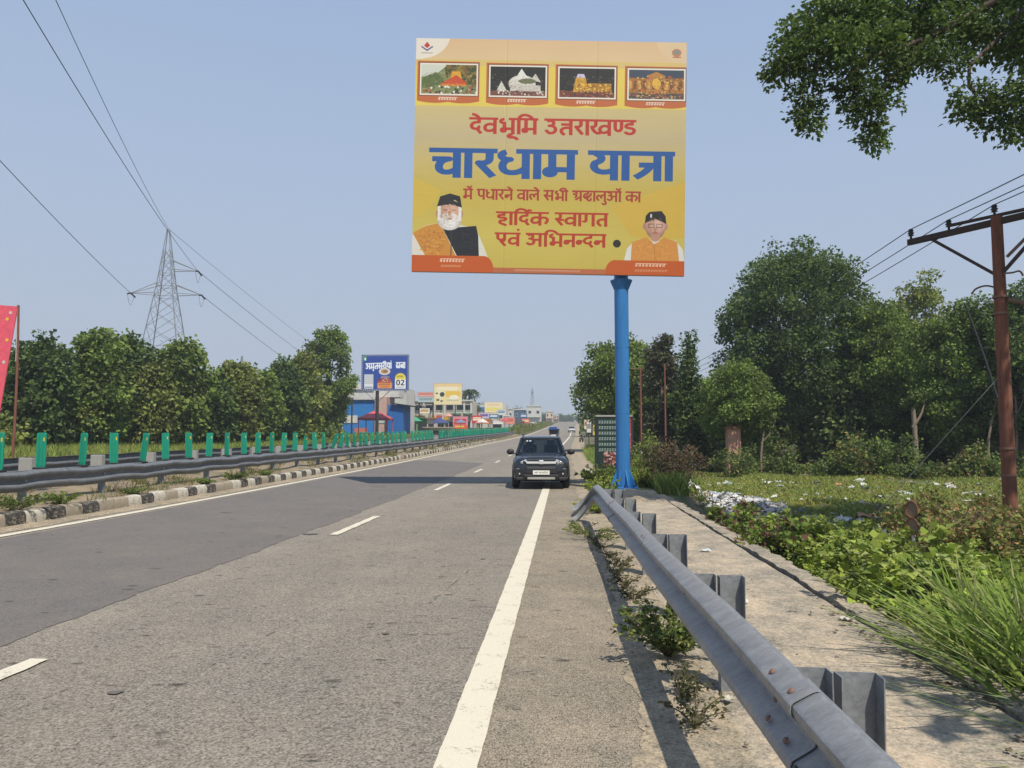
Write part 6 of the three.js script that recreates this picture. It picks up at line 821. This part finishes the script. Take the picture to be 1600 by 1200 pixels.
  { const D = 240, t = thing('utility_pole', 'dark utility pole far down the right side', 'utility pole', 9.2, E(D), -D); part(t, 'shaft', cyl(.16, .12, 9, 10), M.dark); part(t, 'cross_arm', box(1.8, .12, .12, 0, 8.4, 0), M.dark); }
}
// distant trees closing the view
[[-46, 150, 9], [-52, 170, 11], [-47, 190, 12], [-40, 215, 12], [-34, 250, 13.5], [-32, 290, 14.5], [-30, 330, 16], [-26, 400, 17.5], [-20, 460, 18], [-12, 520, 18], [-62, 120, 9], [-70, 140, 10], [-3, 600, 20], [4, 620, 20], [-10, 640, 20.5]].forEach(([x, D, top], i) => tree('distant_tree', 'hazy distant tree on the left of the road', x, D, { top, w: 5 + i % 3, y0: 0, lumps: 20, lump: .4, n: 420, size: .8, cols: greens.deep, seed: 1900 + i, limbs: 2 }, 'distant trees left of the road'));
[[9.5, 100, 7.5], [12, 112, 8], [8.4, 140, 7.4], [11, 165, 9], [13, 205, 10.5], [16, 250, 12], [20, 300, 14], [22, 380, 17], [26, 470, 19.5], [32, 540, 21], [17, 130, 9], [26, 150, 10], [14, 600, 20], [22, 640, 20]].forEach(([x, D, top], i) => tree('distant_tree', 'hazy distant tree on the right of the road', x, D, { top, w: 4 + i % 3, y0: 0, lumps: 20, lump: .4, n: 420, size: .7, cols: greens.dark, seed: 1950 + i, limbs: 2 }, 'distant trees right of the road'));
[[48, 60], [56, 74], [66, 66], [78, 90], [60, 100], [92, 80], [46, 84], [110, 110], [75, 120], [130, 90]].forEach(([x, D], i) => tree('outlying_tree', 'tree of the far field edge right of the grove', x, D, { top: 9 + (i * 7 % 5), w: 5 + i % 3, y0: 0, lumps: 24, lump: .4, n: 420, size: .6, cols: i % 2 ? greens.dark : greens.mid, seed: 2000 + i, limbs: 2 }, 'trees of the far field edge'));
[[-50, 40], [-58, 52], [-66, 44], [-80, 60], [-54, 28], [-96, 70], [-72, 30], [-60, 66]].forEach(([x, D], i) => tree('outlying_tree', 'tree at the left end of the belt, outside the red banner', x, D, { top: 7 + (i * 7 % 4), w: 4 + i % 3, y0: 0, lumps: 24, lump: .4, n: 420, size: .5, cols: i % 2 ? greens.dark : greens.mid, seed: 2020 + i, limbs: 2 }, 'trees left of the belt'));
for (let i = 0; i < 16; i++) { const r = rng(1980 + i), D = 152 + i * 9 + r() * 4, x = -12.2 + S(D) + (r() - .5), h = 1.1 + r() * .8, t = thing('median_shrub', 'low green shrub on the far median', 'shrub', x, E(D) + .2, -D, 0, 'shrubs on the far median'); part(t, 'foliage', leaves(r, blobSpots(r, crownBlobs(r, 1.3, 0, h, 8, .5), 90), { size: .35, per: 5, cols: [greens.mid, greens.olive, greens.dry][i % 3] }), leafMat); }

scene.traverse((o) => { if (o.isMesh) o.castShadow = o.receiveShadow = true; });
renderer.render(scene, camera);
